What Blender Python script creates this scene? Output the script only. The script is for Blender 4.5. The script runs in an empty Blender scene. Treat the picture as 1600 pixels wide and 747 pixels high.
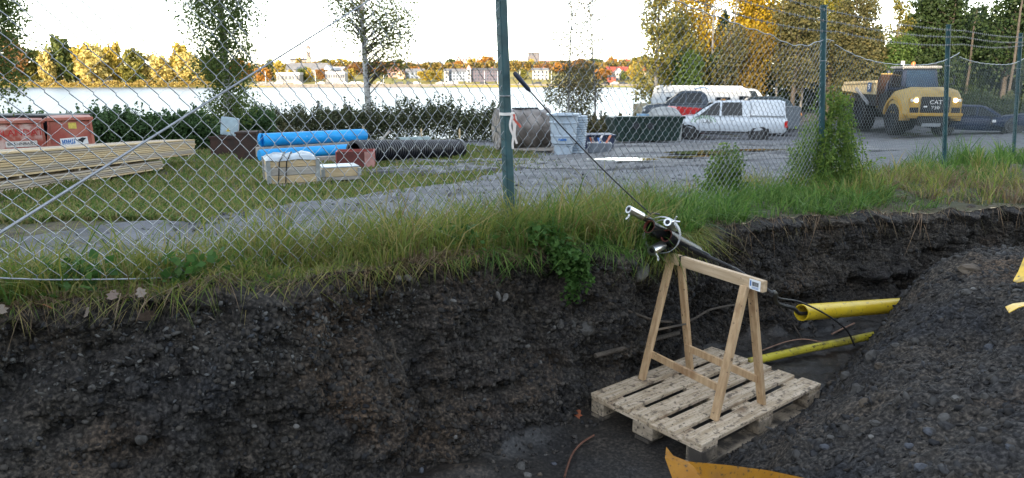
import bpy, math, random
import numpy as np
from mathutils import Vector, Matrix

# ------------------------------------------------------------------ camera, world, sun, exposure
scene = bpy.context.scene
COL = scene.collection
rng = np.random.default_rng(7)
random.seed(7)
F = 1100.0                                   # focal length in pixels of the 1600 px wide photograph
PITCH = math.atan((373.5 - 125) / F)
CP, SP = math.cos(PITCH), math.sin(PITCH)
cd = bpy.data.cameras.new('camera')
cam = bpy.data.objects.new('camera', cd)
COL.objects.link(cam)
cd.sensor_width = 36.0
cd.lens = 36.0 * F / 1600.0
cd.clip_start = 0.05
cd.clip_end = 9000
cam.location = (0, 0, 0)
cam.rotation_euler = (math.pi / 2 - PITCH, 0, 0)
scene.camera = cam

SUN_EL, SUN_AZ = 11.0, 205.0                  # azimuth clockwise from +Y; the sun stands low behind the camera
w = bpy.data.worlds.new('World')
scene.world = w
w.use_nodes = True
nt = w.node_tree
for n_ in list(nt.nodes):
    nt.nodes.remove(n_)
sky = nt.nodes.new('ShaderNodeTexSky')
sky.sky_type = 'NISHITA'
sky.sun_disc = False
sky.sun_elevation = math.radians(SUN_EL)
sky.sun_rotation = math.radians(SUN_AZ)
sky.air_density = 1.0
sky.dust_density = 0.3
sky.ozone_density = 1.0
bg = nt.nodes.new('ShaderNodeBackground')
bg.inputs['Strength'].default_value = 0.15
wo = nt.nodes.new('ShaderNodeOutputWorld')
hs = nt.nodes.new('ShaderNodeHueSaturation')          # thin white cloud veil over the whole sky
hs.inputs['Saturation'].default_value = 0.45
nt.links.new(sky.outputs[0], hs.inputs['Color'])
nt.links.new(hs.outputs[0], bg.inputs[0])
nt.links.new(bg.outputs[0], wo.inputs[0])
sd = bpy.data.lights.new('sun', 'SUN')
sd.energy = 2.0
sd.angle = math.radians(0.5)
sd.color = (1.0, 0.80, 0.56)
so = bpy.data.objects.new('sun', sd)
COL.objects.link(so)
_a, _e = math.radians(SUN_AZ), math.radians(SUN_EL)
sdir = Vector((math.sin(_a) * math.cos(_e), math.cos(_a) * math.cos(_e), math.sin(_e)))
so.rotation_euler = sdir.to_track_quat('Z', 'Y').to_euler()
scene.view_settings.view_transform = 'Standard'
scene.view_settings.look = 'None'
scene.view_settings.gamma = 1.0
scene.view_settings.use_curve_mapping = False
scene.view_settings.exposure = 2.45
scene.cycles.max_bounces = 6
scene.cycles.diffuse_bounces = 3
scene.cycles.transparent_max_bounces = 8

# ------------------------------------------------------------------ layout measuring
def ray(u, v):
    a = (u - 800) / F
    b = (373.5 - v) / F
    return np.array([a, CP + b * SP, -SP + b * CP])
def atz(u, v, z):
    r = ray(u, v); return r * (z / r[2])
def aty(u, v, y):
    r = ray(u, v); return r * (y / r[1])
P1 = np.array([-0.041, 4.2]); D = np.array([.735, .678]); N = np.array([.678, -.735])
def SN(x, y):
    return (x - P1[0]) * D[0] + (y - P1[1]) * D[1], (x - P1[0]) * N[0] + (y - P1[1]) * N[1]
def XY(s, n):
    return P1[0] + s * D[0] + n * N[0], P1[1] + s * D[1] + n * N[1]
def fence_pt(u, v, n=0.0):                  # point of the fence plane seen at a pixel: (s, z)
    r = ray(u, v); P = P1 + n * N
    k, s = np.linalg.solve(np.array([[r[0], -D[0]], [r[1], -D[1]]]), P)
    return s, r[2] * k

# ------------------------------------------------------------------ noise
def _h(i, j, k, seed):
    x = (i.astype(np.int64) * 374761393 + j.astype(np.int64) * 668265263 + k.astype(np.int64) * 2147483647 + seed * 974634777) & 0xffffffff
    x = ((x ^ (x >> 13)) * 1274126177) & 0xffffffff
    x = x ^ (x >> 16)
    return (x & 0xffff) / 32767.5 - 1.0
def vnoise(x, y, z, seed=0):
    x, y, z = np.broadcast_arrays(np.asarray(x, float), np.asarray(y, float), np.asarray(z, float))
    i, j, k = np.floor(x), np.floor(y), np.floor(z)
    fx, fy, fz = x - i, y - j, z - k
    fx = fx * fx * (3 - 2 * fx); fy = fy * fy * (3 - 2 * fy); fz = fz * fz * (3 - 2 * fz)
    r = 0
    for a in (0, 1):
        wx = fx if a else 1 - fx
        for b in (0, 1):
            wy = fy if b else 1 - fy
            for c in (0, 1):
                wz = fz if c else 1 - fz
                r = r + wx * wy * wz * _h(i + a, j + b, k + c, seed)
    return r
def fbm(x, y, z, f=1.0, oct=4, gain=0.5, seed=0):
    r = 0; a = 1.0
    for o in range(oct):
        r = r + a * vnoise(np.asarray(x) * f + 17.3 * o, np.asarray(y) * f + 5.1 * o, np.asarray(z) * f, seed + o)
        a *= gain; f *= 2.03
    return r
def sstep(a, b, x):
    t = np.clip((x - a) / (b - a), 0, 1); return t * t * (3 - 2 * t)

# ------------------------------------------------------------------ materials
MATS = {}
def M(name, col, rough=0.8, var=0.15, scale=6.0, bump=0.0, bscale=None, metal=0.0, emit=0.0, trans=0.0, spec=0.4, col2=None, contrast=(0.35, 0.65), detail=6.0, stretch=None, ecol=None, dirt=None):
    if name in MATS: return MATS[name]
    m = bpy.data.materials.new(name); m.use_nodes = True
    t = m.node_tree; b = t.nodes['Principled BSDF']
    b.inputs['Roughness'].default_value = rough
    b.inputs['Metallic'].default_value = metal
    b.inputs['Specular IOR Level'].default_value = spec
    c = np.array(col, float)
    c2 = np.array(col2, float) if col2 is not None else np.clip(c * (1 + var), 0, 1)
    c1 = c * (1 - var) if col2 is None else c
    tc = t.nodes.new('ShaderNodeTexCoord')
    oi = t.nodes.new('ShaderNodeObjectInfo'); om = t.nodes.new('ShaderNodeMath'); om.operation = 'MULTIPLY'; om.inputs[1].default_value = 53.0
    t.links.new(oi.outputs['Random'], om.inputs[0])
    ov = t.nodes.new('ShaderNodeVectorMath'); ov.operation = 'ADD'; t.links.new(tc.outputs['Object'], ov.inputs[0]); t.links.new(om.outputs[0], ov.inputs[1])
    src = ov.outputs[0]
    if stretch:
        mp = t.nodes.new('ShaderNodeMapping'); mp.inputs['Scale'].default_value = stretch
        t.links.new(src, mp.inputs['Vector']); src = mp.outputs[0]
    nz = t.nodes.new('ShaderNodeTexNoise'); nz.inputs['Scale'].default_value = scale; nz.inputs['Detail'].default_value = detail
    t.links.new(src, nz.inputs['Vector'])
    cr = t.nodes.new('ShaderNodeValToRGB')
    cr.color_ramp.elements[0].position = contrast[0]; cr.color_ramp.elements[1].position = contrast[1]
    cr.color_ramp.elements[0].color = (*c1, 1); cr.color_ramp.elements[1].color = (*c2, 1)
    t.links.new(nz.outputs['Fac'], cr.inputs['Fac'])
    colour = cr.outputs[0]
    for dsc, lo, hi, dc in (dirt or []):                    # dirt: (scale, low, high, colour)
        dn = t.nodes.new('ShaderNodeTexNoise'); dn.inputs['Scale'].default_value = dsc; dn.inputs['Detail'].default_value = 7
        t.links.new(ov.outputs[0], dn.inputs['Vector'])
        dr = t.nodes.new('ShaderNodeMapRange'); dr.inputs[1].default_value = lo; dr.inputs[2].default_value = hi; t.links.new(dn.outputs['Fac'], dr.inputs[0])
        dm = t.nodes.new('ShaderNodeMix'); dm.data_type = 'RGBA'; t.links.new(dr.outputs[0], dm.inputs[0]); t.links.new(colour, dm.inputs[6]); dm.inputs[7].default_value = (*dc, 1); colour = dm.outputs[2]
    t.links.new(colour, b.inputs['Base Color'])
    if bump > 0:
        nb = t.nodes.new('ShaderNodeTexNoise'); nb.inputs['Scale'].default_value = bscale or scale * 4; nb.inputs['Detail'].default_value = 8
        t.links.new(src, nb.inputs['Vector'])
        bp = t.nodes.new('ShaderNodeBump'); bp.inputs['Strength'].default_value = bump; bp.inputs['Distance'].default_value = 0.02
        t.links.new(nb.outputs['Fac'], bp.inputs['Height']); t.links.new(bp.outputs[0], b.inputs['Normal'])
    if emit > 0:
        b.inputs['Emission Color'].default_value = (*(ecol or col), 1); b.inputs['Emission Strength'].default_value = emit
    if trans > 0:
        b.inputs['Transmission Weight'].default_value = trans
    MATS[name] = m
    return m
def MLEAF(name, cols, trans=0.35, rough=0.55):
    """leaf / blade material: the colour differs from leaf to leaf"""
    if name in MATS: return MATS[name]
    m = bpy.data.materials.new(name); m.use_nodes = True
    t = m.node_tree; b = t.nodes['Principled BSDF']; out = t.nodes['Material Output']
    b.inputs['Roughness'].default_value = rough; b.inputs['Specular IOR Level'].default_value = 0.25
    g = t.nodes.new('ShaderNodeNewGeometry')
    cr = t.nodes.new('ShaderNodeValToRGB')
    el = cr.color_ramp.elements
    while len(el) < len(cols): el.new(0.5)
    for i, c in enumerate(cols):
        el[i].position = i / max(1, len(cols) - 1); el[i].color = (*c, 1)
    t.links.new(g.outputs['Random Per Island'], cr.inputs['Fac'])
    t.links.new(cr.outputs[0], b.inputs['Base Color'])
    tr = t.nodes.new('ShaderNodeBsdfTranslucent'); t.links.new(cr.outputs[0], tr.inputs['Color'])
    mx = t.nodes.new('ShaderNodeMixShader'); mx.inputs[0].default_value = trans
    t.links.new(b.outputs[0], mx.inputs[1]); t.links.new(tr.outputs[0], mx.inputs[2]); t.links.new(mx.outputs[0], out.inputs['Surface'])
    MATS[name] = m
    return m

# ------------------------------------------------------------------ objects
def link(name, me, parent=None, loc=None, rot=None):
    o = bpy.data.objects.new(name, me); COL.objects.link(o)
    if parent is not None: o.parent = parent
    if loc is not None: o.location = loc
    if rot is not None: o.rotation_euler = rot
    return o
def tag(o, label=None, cat=None, group=None, kind=None):
    if label: o['label'] = label
    if cat: o['category'] = cat
    if group: o['group'] = group
    if kind: o['kind'] = kind
    return o
def thing(name, label, cat, loc=(0, 0, 0), rz=0.0, group=None, rot=None):
    o = link(name, None, None, loc, rot or (0, 0, rz)); o.empty_display_size = 0.1
    return tag(o, label, cat, group)
def mesh_np(name, V, quads=None, tris=None, mat=None, smooth=False):
    me = bpy.data.meshes.new(name)
    V = np.asarray(V, np.float32)
    quads = np.zeros((0, 4), np.int32) if quads is None else np.asarray(quads, np.int32)
    tris = np.zeros((0, 3), np.int32) if tris is None else np.asarray(tris, np.int32)
    me.vertices.add(len(V)); me.vertices.foreach_set('co', V.ravel())
    loops = np.concatenate([quads.ravel(), tris.ravel()])
    me.loops.add(len(loops)); me.loops.foreach_set('vertex_index', loops)
    st = np.concatenate([np.arange(len(quads)) * 4, len(quads) * 4 + np.arange(len(tris)) * 3]).astype(np.int32)
    me.polygons.add(len(st)); me.polygons.foreach_set('loop_start', st)
    me.update(calc_edges=True); me.validate()
    if smooth: me.polygons.foreach_set('use_smooth', np.ones(len(me.polygons), bool))
    if mat is not None: me.materials.append(mat)
    return me
class MB:
    """collects shapes, links them as one mesh object"""
    def __init__(self): self.v = []; self.f = []
    def add(self, vs, fs):
        k = len(self.v); self.v += [tuple(map(float, p)) for p in vs]; self.f += [tuple(i + k for i in f) for f in fs]; return self
    def box(self, c, s, rot=None, taper=1.0):
        x, y, z = s[0] / 2, s[1] / 2, s[2] / 2
        vs = [Vector((a * x * (taper if d > 0 else 1), b * y * (taper if d > 0 else 1), d * z)) for d in (-1, 1) for a, b in ((-1, -1), (1, -1), (1, 1), (-1, 1))]
        if rot is not None:
            R = rot if isinstance(rot, Matrix) else Matrix.Rotation(rot[2], 3, 'Z') @ Matrix.Rotation(rot[1], 3, 'Y') @ Matrix.Rotation(rot[0], 3, 'X')
            vs = [R @ p for p in vs]
        return self.add([p + Vector(c) for p in vs], [(3, 2, 1, 0), (4, 5, 6, 7), (0, 1, 5, 4), (1, 2, 6, 5), (2, 3, 7, 6), (3, 0, 4, 7)])
    def bar(self, p, q, wd, hg, up=(0, 0, 1)):
        p, q = Vector(p), Vector(q); d = (q - p).normalized(); u = Vector(up); s = d.cross(u)
        if s.length < 1e-4: s = d.cross(Vector((1, 0, 0)))
        s.normalize(); u = s.cross(d)
        vs = [e + s * a * wd / 2 + u * b * hg / 2 for e in (p, q) for a, b in ((-1, -1), (1, -1), (1, 1), (-1, 1))]
        return self.add(vs, [(3, 2, 1, 0), (4, 5, 6, 7), (0, 1, 5, 4), (1, 2, 6, 5), (2, 3, 7, 6), (3, 0, 4, 7)])
    def tube(self, pts, r, n=8, caps=True):
        pts = [Vector(p) for p in pts]; rs = r if isinstance(r, (list, tuple)) else [r] * len(pts)
        rings = []; ref = None
        for i, p in enumerate(pts):
            d = (pts[min(i + 1, len(pts) - 1)] - pts[max(i - 1, 0)]).normalized()
            if ref is None: ref = d.cross(Vector((0, 0, 1))) if abs(d.z) < 0.9 else d.cross(Vector((1, 0, 0)))
            a = (ref - d * ref.dot(d)).normalized(); ref = a; b = d.cross(a)
            rings.append([p + (a * math.cos(2 * math.pi * k / n) + b * math.sin(2 * math.pi * k / n)) * rs[i] for k in range(n)])
        vs = [q for ring in rings for q in ring]; fs = []
        for i in range(len(pts) - 1):
            for k in range(n):
                fs.append((i * n + k, i * n + (k + 1) % n, (i + 1) * n + (k + 1) % n, (i + 1) * n + k))
        if caps: fs += [tuple(range(n))[::-1], tuple((len(pts) - 1) * n + k for k in range(n))]
        return self.add(vs, fs)
    def pipe(self, p, q, ro, ri, n=20):
        """hollow straight pipe with open ends"""
        p, q = Vector(p), Vector(q); d = (q - p).normalized()
        a = d.cross(Vector((0, 0, 1)));
        if a.length < 1e-3: a = d.cross(Vector((1, 0, 0)))
        a.normalize(); b = d.cross(a)
        vs = [e + (a * math.cos(2 * math.pi * k / n) + b * math.sin(2 * math.pi * k / n)) * r for e, r in ((p, ro), (q, ro), (q, ri), (p, ri)) for k in range(n)]
        fs = []
        for i in range(4):
            j = (i + 1) % 4
            fs += [(i * n + k, i * n + (k + 1) % n, j * n + (k + 1) % n, j * n + k) for k in range(n)]
        return self.add(vs, fs)
    def lathe(self, prof, n=24, axis='Z', c=(0, 0, 0), closed=False):
        vs = []; c = Vector(c)
        for r, h in prof:
            for k in range(n):
                a = 2 * math.pi * k / n; x, y = r * math.cos(a), r * math.sin(a)
                vs.append(c + (Vector((x, y, h)) if axis == 'Z' else Vector((h, x, y)) if axis == 'X' else Vector((x, h, y))))
        fs = []; m = len(prof)
        for i in range(m if closed else m - 1):
            j = (i + 1) % m
            fs += [(i * n + k, i * n + (k + 1) % n, j * n + (k + 1) % n, j * n + k) for k in range(n)]
        return self.add(vs, fs)
    def prism(self, poly, y0, y1, axis='Y'):
        """polygon in the x,z plane pushed from y0 to y1"""
        k = len(poly)
        if axis == 'Y': vs = [(x, y, z) for y in (y0, y1) for x, z in poly]
        elif axis == 'X': vs = [(y, x, z) for y in (y0, y1) for x, z in poly]
        else: vs = [(x, z, y) for y in (y0, y1) for x, z in poly]
        fs = [tuple(range(k)), tuple(range(2 * k - 1, k - 1, -1))] + [(i, i + k, (i + 1) % k + k, (i + 1) % k) for i in range(k)]
        return self.add(vs, fs)
    def loft(self, rings, caps=True):
        n = len(rings[0]); vs = [p for r in rings for p in r]; fs = []
        for i in range(len(rings) - 1):
            fs += [(i * n + k, i * n + (k + 1) % n, (i + 1) * n + (k + 1) % n, (i + 1) * n + k) for k in range(n)]
        if caps: fs += [tuple(range(n))[::-1], tuple((len(rings) - 1) * n + k for k in range(n))]
        return self.add(vs, fs)
    def mesh(self, name, mat=None, smooth=False, bevel=0.0, seg=2):
        me = bpy.data.meshes.new(name); me.from_pydata(self.v, [], self.f); me.validate()
        if bevel > 0 or True:
            import bmesh
            bm = bmesh.new(); bm.from_mesh(me)
            bmesh.ops.recalc_face_normals(bm, faces=bm.faces)
            if bevel > 0:
                ed = [e for e in bm.edges if len(e.link_faces) == 2 and e.calc_face_angle(0) > 0.5]
                bmesh.ops.bevel(bm, geom=ed, offset=bevel, segments=seg, affect='EDGES', clamp_overlap=True)
            bm.to_mesh(me); bm.free()
        if mat is not None: me.materials.append(mat)
        if smooth:
            me.polygons.foreach_set('use_smooth', np.ones(len(me.polygons), bool))
            try: me.set_sharp_from_angle(angle=math.radians(35))
            except Exception: pass
        return me
    def build(self, name, mat, parent=None, smooth=False, bevel=0.0, seg=2, loc=None, rot=None):
        return link(name, self.mesh(name, mat, smooth, bevel, seg), parent, loc, rot)
def copy_tree(o, parent=None):
    c = o.copy(); COL.objects.link(c)
    if parent is not None: c.parent = parent
    for ch in o.children: copy_tree(ch, c)
    return c
def text(body, size, mat, parent, loc, rot, name='lettering', ext=0.002, sx=1.0):
    cu = bpy.data.curves.new('t', 'FONT'); cu.body = body; cu.size = size; cu.extrude = ext; cu.align_x = 'CENTER'; cu.align_y = 'CENTER'; cu.resolution_u = 2
    to = bpy.data.objects.new('t', cu); COL.objects.link(to)
    dg = bpy.context.evaluated_depsgraph_get(); dg.update()
    me = bpy.data.meshes.new_from_object(to.evaluated_get(dg)); me.name = name
    bpy.data.objects.remove(to); bpy.data.curves.remove(cu)
    me.materials.clear(); me.materials.append(mat)
    o = link(name, me, parent, loc, rot); o.scale = (sx, 1, 1)
    return o
def blades(base, h, wd, lean, droop, facing, mat, name):
    """grass blades: base (n,3), height, width, lean vector (n,3)"""
    n = len(base); h = h[:, None]; up = np.array([[0, 0, 1.0]])
    side = np.stack([np.cos(facing), np.sin(facing), np.zeros(n)], -1) * wd[:, None] / 2
    def pt(t): return base + up * h * (t - droop[:, None] * t * t) + lean * h * t * t
    p0, p1, p2, p3 = pt(0), pt(.4), pt(.75), pt(1.0)
    V = np.stack([p0 - side, p0 + side, p1 + side * .9, p1 - side * .9, p2 + side * .6, p2 - side * .6, p3], 1).reshape(-1, 3)
    k = (np.arange(n) * 7)[:, None]
    Q = np.concatenate([k + np.array([[0, 1, 2, 3]]), k + np.array([[3, 2, 4, 5]])]); T = k + np.array([[5, 4, 6]])
    return mesh_np(name, V, Q, T, mat)
def leaves(c, size, mat, name, flat=0.0, asp=0.7, r=None):
    r = r or rng; n = len(c)
    d = r.normal(size=(n, 3)); d[:, 2] -= 0.3; d /= np.linalg.norm(d, axis=1)[:, None]
    e = np.cross(d, r.normal(size=(n, 3))); e /= np.linalg.norm(e, axis=1)[:, None]
    s = size[:, None] if hasattr(size, '__len__') else size
    V = np.stack([c - d * s / 2, c + e * s * asp / 2, c + d * s / 2, c - e * s * asp / 2], 1).reshape(-1, 3)
    return mesh_np(name, V, np.arange(n * 4).reshape(n, 4), None, mat)

# ------------------------------------------------------------------ ground shape
def berm(s): return np.interp(s, [-4, -2.5, 0, 4.2, 8, 12, 20], [.17, .16, .13, .13, .18, .28, .3])
def plane_z(x, y):
    x, y = np.asarray(x, float), np.asarray(y, float)
    z = -(.82 + .0575 * np.clip(y, -2, 37))
    m = sstep(.145 * y, .175 * y, x)
    far = np.clip(y - 37, 0, 60)
    return z - (1 - m) * np.minimum(far * .32, 3.2) - m * far * .004 + .30 * sstep(19.5, 25, x) * sstep(20, 30, y)
def gz(x, y):
    s, n = SN(np.asarray(x, float), np.asarray(y, float))
    return plane_z(x, y) + berm(s) * np.exp(-((n - .15) / .75) ** 2) * (1 - sstep(.6, 3, n)) + berm(s) * .8 * sstep(.15, .6, n) * 0
def edge_n(s):
    return np.interp(s, [-12, -2.53, -1.91, -1.1, -.07, .43, 1.0, 1.42, 2.2, 3.0, 3.8, 5.27, 7, 12],
                     [-.1, -.02, .2, .36, .40, .62, .60, .49, .56, .74, .92, 1.5, 2.3, 4]) + .05 * vnoise(np.asarray(s) * 2.3, 0.5, 0.5, 3) + .025 * vnoise(np.asarray(s) * 7.3, 0.5, 0.5, 4)
def foot_n(s):
    return np.interp(s, [-12, -.9, -.1, .63, 1.04, 1.8, 2.3, 3, 4.8, 6, 8], [.45, .5, .48, .32, .36, .42, .58, .8, .98, 1.6, 2.6])
FLOOR = -1.98
def gplace(u, y, dz=0.0):
    """ground point in the column of pixel u at distance y"""
    x = 0.0
    for _ in range(3):
        z = float(gz(x, y)); x = (u - 800) / F * (y * CP - z * SP)
    return np.array([x, y, float(gz(x, y)) + dz])

# ------------------------------------------------------------------ materials of the setting
def soil_material(name, tint=1.0, rough=0.9, wet=False):
    m = bpy.data.materials.new(name); m.use_nodes = True; t = m.node_tree; b = t.nodes['Principled BSDF']
    tc = t.nodes.new('ShaderNodeTexCoord')
    def noise(sc, det=6, dist=0.0):
        n = t.nodes.new('ShaderNodeTexNoise'); n.inputs['Scale'].default_value = sc; n.inputs['Detail'].default_value = det; n.inputs['Distortion'].default_value = dist
        t.links.new(tc.outputs['Object'], n.inputs['Vector']); return n.outputs['Fac']
    def ramp(src, stops):
        r = t.nodes.new('ShaderNodeValToRGB'); e = r.color_ramp.elements
        while len(e) < len(stops): e.new(.5)
        for i, (p, c) in enumerate(stops): e[i].position = p; e[i].color = (*[v * tint for v in c], 1)
        t.links.new(src, r.inputs['Fac']); return r.outputs[0]
    def mix(f, a, c, mode='MIX'):
        x = t.nodes.new('ShaderNodeMix'); x.data_type = 'RGBA'; x.blend_type = mode
        t.links.new(f, x.inputs[0]) if not isinstance(f, float) else setattr(x.inputs[0], 'default_value', f)
        t.links.new(a, x.inputs[6]); t.links.new(c, x.inputs[7]); return x.outputs[2]
    base = ramp(noise(2.2, 5), [(.3, (.019, .020, .023)), (.5, (.031, .028, .025)), (.7, (.050, .042, .034))])
    rust = ramp(noise(3.5, 4), [(0, (.062, .038, .023)), (1, (.056, .042, .030))])
    fr = ramp(noise(1.1, 5, .6), [(.54, (0, 0, 0)), (.70, (.8, .8, .8))])
    bw = t.nodes.new('ShaderNodeRGBToBW'); t.links.new(fr, bw.inputs[0])
    c = mix(bw.outputs[0], base, rust)
    fine = ramp(noise(60, 8), [(.32, (.25, .25, .25)), (.5, (.9, .9, .9)), (.68, (2.6, 2.5, 2.4))])
    c = mix(1.0, c, fine, 'MULTIPLY')
    t.links.new(c, b.inputs['Base Color'])
    b.inputs['Roughness'].default_value = rough; b.inputs['Specular IOR Level'].default_value = .6 if wet else .3
    bp = t.nodes.new('ShaderNodeBump'); bp.inputs['Strength'].default_value = .7 if not wet else .25; bp.inputs['Distance'].default_value = .012
    t.links.new(noise(85, 8), bp.inputs['Height']); t.links.new(bp.outputs[0], b.inputs['Normal'])
    return m
SOIL = soil_material('dark_soil')
HEAP = soil_material('heap_soil', 1.05)
MUD = soil_material('wet_mud', .8, .58, True)
TURF = M('turf_ground', (.03, .04, .016), .95, 0, 1.3, .6, 30, col2=(.085, .07, .04), dirt=[(9, .55, .65, (.03, .024, .018))])
GRAVEL = M('road_gravel', (.075, .077, .085), .9, 0, 2.5, .5, 55, col2=(.145, .15, .163))
TRACK = M('track_mud', (.035, .035, .038), .6, 0, 1.8, .6, 20, col2=(.10, .10, .105), spec=.5)

# ------------------------------------------------------------------ ground, road, puddles
def spaced(parts):
    a = [np.arange(p, q, st) for p, q, st in parts]; return np.concatenate(a)
sg = spaced([(-60, -10, 1.2), (-10, -4, .3), (-4, 14, .07), (14, 30, .35), (30, 82, 1.2)])
tg = np.concatenate([np.linspace(0, .6, 14), np.linspace(.66, 4, 36), np.geomspace(4.1, 86, 70)])
Sg, Tg = np.meshgrid(sg, tg, indexing='ij')
Ng = edge_n(Sg) - Tg
Xg, Yg = XY(Sg, Ng)
Zg = gz(Xg, Yg) + .035 * fbm(Xg, Yg, 0, .9, 3, .5, 11) * sstep(.2, 1.2, Tg) + .03 * fbm(Xg, Yg, 0, 4, 3, .5, 12) * (1 - sstep(1, 3, Tg))
def gridmesh(name, X, Y, Z, mat, smooth=True):
    a, b = X.shape; idx = np.arange(a * b).reshape(a, b)
    Q = np.stack([idx[:-1, :-1], idx[1:, :-1], idx[1:, 1:], idx[:-1, 1:]], -1).reshape(-1, 4)
    return mesh_np(name, np.stack([X, Y, Z], -1).reshape(-1, 3), Q, None, mat, smooth)
ground = tag(link('ground', gridmesh('ground', Xg, Yg, Zg, TURF)), 'rough grassy yard sloping from the fence to the lake', kind='structure')
def gsurf(x, y):
    s, n = SN(np.asarray(x, float), np.asarray(y, float)); tt = edge_n(s) - n
    return gz(x, y) + .035 * fbm(x, y, 0, .9, 3, .5, 11) * sstep(.2, 1.2, tt) + .03 * fbm(x, y, 0, 4, 3, .5, 12) * (1 - sstep(1, 3, tt))
# the gravel road runs along the fence and widens into the parking area
def road_lo(s): return np.interp(s, [-60, -4, 0, 5, 9, 30, 80], [-1.1, -1.05, -1.0, -.95, -1.2, -2.5, -4]) + .10 * vnoise(np.asarray(s) * 1.7, 3.3, 0, 21)
def road_hi(s): return np.interp(s, [-60, -4, -1, 1.5, 4, 7, 10, 14, 20, 80], [-2.4, -2.35, -2.8, -3.7, -5.0, -6.4, -10, -19, -24, -34]) + .22 * vnoise(np.asarray(s) * 1.1, 7.3, 0, 22)
sr = spaced([(-60, -8, 1.0), (-8, 20, .12), (20, 82, 1.0)]); vr = np.linspace(0, 1, 60)
Sr, Vr = np.meshgrid(sr, vr, indexing='ij'); Nr = road_lo(Sr) * (1 - Vr) + road_hi(Sr) * Vr
Xr, Yr = XY(Sr, Nr)
rut = -.02 * (np.exp(-((Vr - .3) / .06) ** 2) + np.exp(-((Vr - .66) / .06) ** 2))
Zr = gsurf(Xr, Yr) + .025 + rut + .012 * fbm(Xr, Yr, 0, 5, 3, .5, 30)
eg = np.minimum(Vr, 1 - Vr) < .001
Zr[eg] -= .06
tag(link('gravel_road', gridmesh('gravel_road', Xr, Yr, Zr, GRAVEL)), kind='structure')
def blob_sheet(name, cx, cy, rx, ry, rot, dz, mat, seed, flat=False, nr=26, na=90):
    a = np.linspace(0, 2 * np.pi, na, endpoint=False); r = np.linspace(0, 1, nr)
    R, A = np.meshgrid(r, a, indexing='ij')
    k = 1 + .35 * fbm(np.cos(A) * 1.5, np.sin(A) * 1.5, seed, 1.2, 3, .6, seed)
    x = R * k * rx * np.cos(A); y = R * k * ry * np.sin(A)
    X = cx + x * math.cos(rot) - y * math.sin(rot); Y = cy + x * math.sin(rot) + y * math.cos(rot)
    Z = np.full_like(X, float(gsurf(cx, cy)) + dz) if flat else gsurf(X, Y) + dz - .05 * (R > .99) + .02 * fbm(X, Y, 0, 6, 3, .5, seed)
    idx = np.arange(nr * na).reshape(nr, na); j = np.roll(idx, -1, 1)
    Q = np.stack([idx[:-1], j[:-1], j[1:], idx[1:]], -1).reshape(-1, 4)
    return tag(link(name, mesh_np(name, np.stack([X, Y, Z], -1).reshape(-1, 3), Q, None, mat, True)), kind='structure')
FENCE_ROT = math.atan2(D[1], D[0])
for i, (u, yy, rx, ry) in enumerate([(850, 12.6, 3.4, .8), (1010, 15.5, 4.6, 1.3), (760, 14.5, 1.9, .35), (1180, 20.5, 5.0, 2.2), (1080, 24, 4.5, 1.2)]):
    p = gplace(u, yy); blob_sheet('muddy_track', p[0], p[1], rx, ry, FENCE_ROT * .55, .045 + .004 * i, TRACK, 40 + i)
PUD = M('puddle_water', (.03, .03, .032), .03, .05, 3, .02, 8, spec=.8)
for i, (u, yy, rx, ry, rt) in enumerate([(966, 13.9, .62, .20, .1), (998, 13.4, .42, .13, .3), (1080, 15.2, .8, .16, .3), (1095, 17.2, .8, .5, .3), (1175, 18.6, .9, .2, .2)]):
    p = gplace(u, yy); blob_sheet('puddle', p[0], p[1], rx, ry, rt, .083 + .01 * (i > 2), PUD, 60 + i, True, 8, 60)

# ------------------------------------------------------------------ lake and far shore
WL = -3.6
WATER = M('lake_water', (.05, .07, .09), .32, .05, .5, spec=.9)
tag(link('lake', mesh_np('lake', [(-900, 38, WL), (900, 38, WL), (900, 420, WL), (-900, 420, WL)], [[0, 1, 2, 3]], None, WATER)), kind='structure')
def shore_z(x, y):
    u = x / y
    town = sstep(-.36, -.26, u)
    hill = np.clip((y - 372) / 150, 0, 1)
    return WL + np.clip((y - 360) / 3, 0, 1) * 1.3 + np.clip((y - 366) / 30, 0, 1) * .6 + town * (hill * 13 + sstep(560, 900, y) * 6) + (1 - town) * sstep(400, 900, y) * 4
xs_ = np.linspace(-2200, 2200, 300); ys_ = np.concatenate([np.linspace(357, 420, 30), np.geomspace(424, 3500, 34)])
Xs, Ys = np.meshgrid(xs_, ys_, indexing='ij'); Zs = shore_z(Xs, Ys + 3 * vnoise(Xs / 25, 0, 0, 5)) + .4 * fbm(Xs, Ys, 0, .05, 3, .5, 6) * sstep(362, 380, Ys) - (Ys < 358)
SHORE = M('far_meadow', (.30, .23, .06), .95, 0, .05, 0, col2=(.20, .19, .05))
tag(link('far_shore', gridmesh('far_shore', Xs, Ys, Zs, SHORE)), kind='structure')

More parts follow.
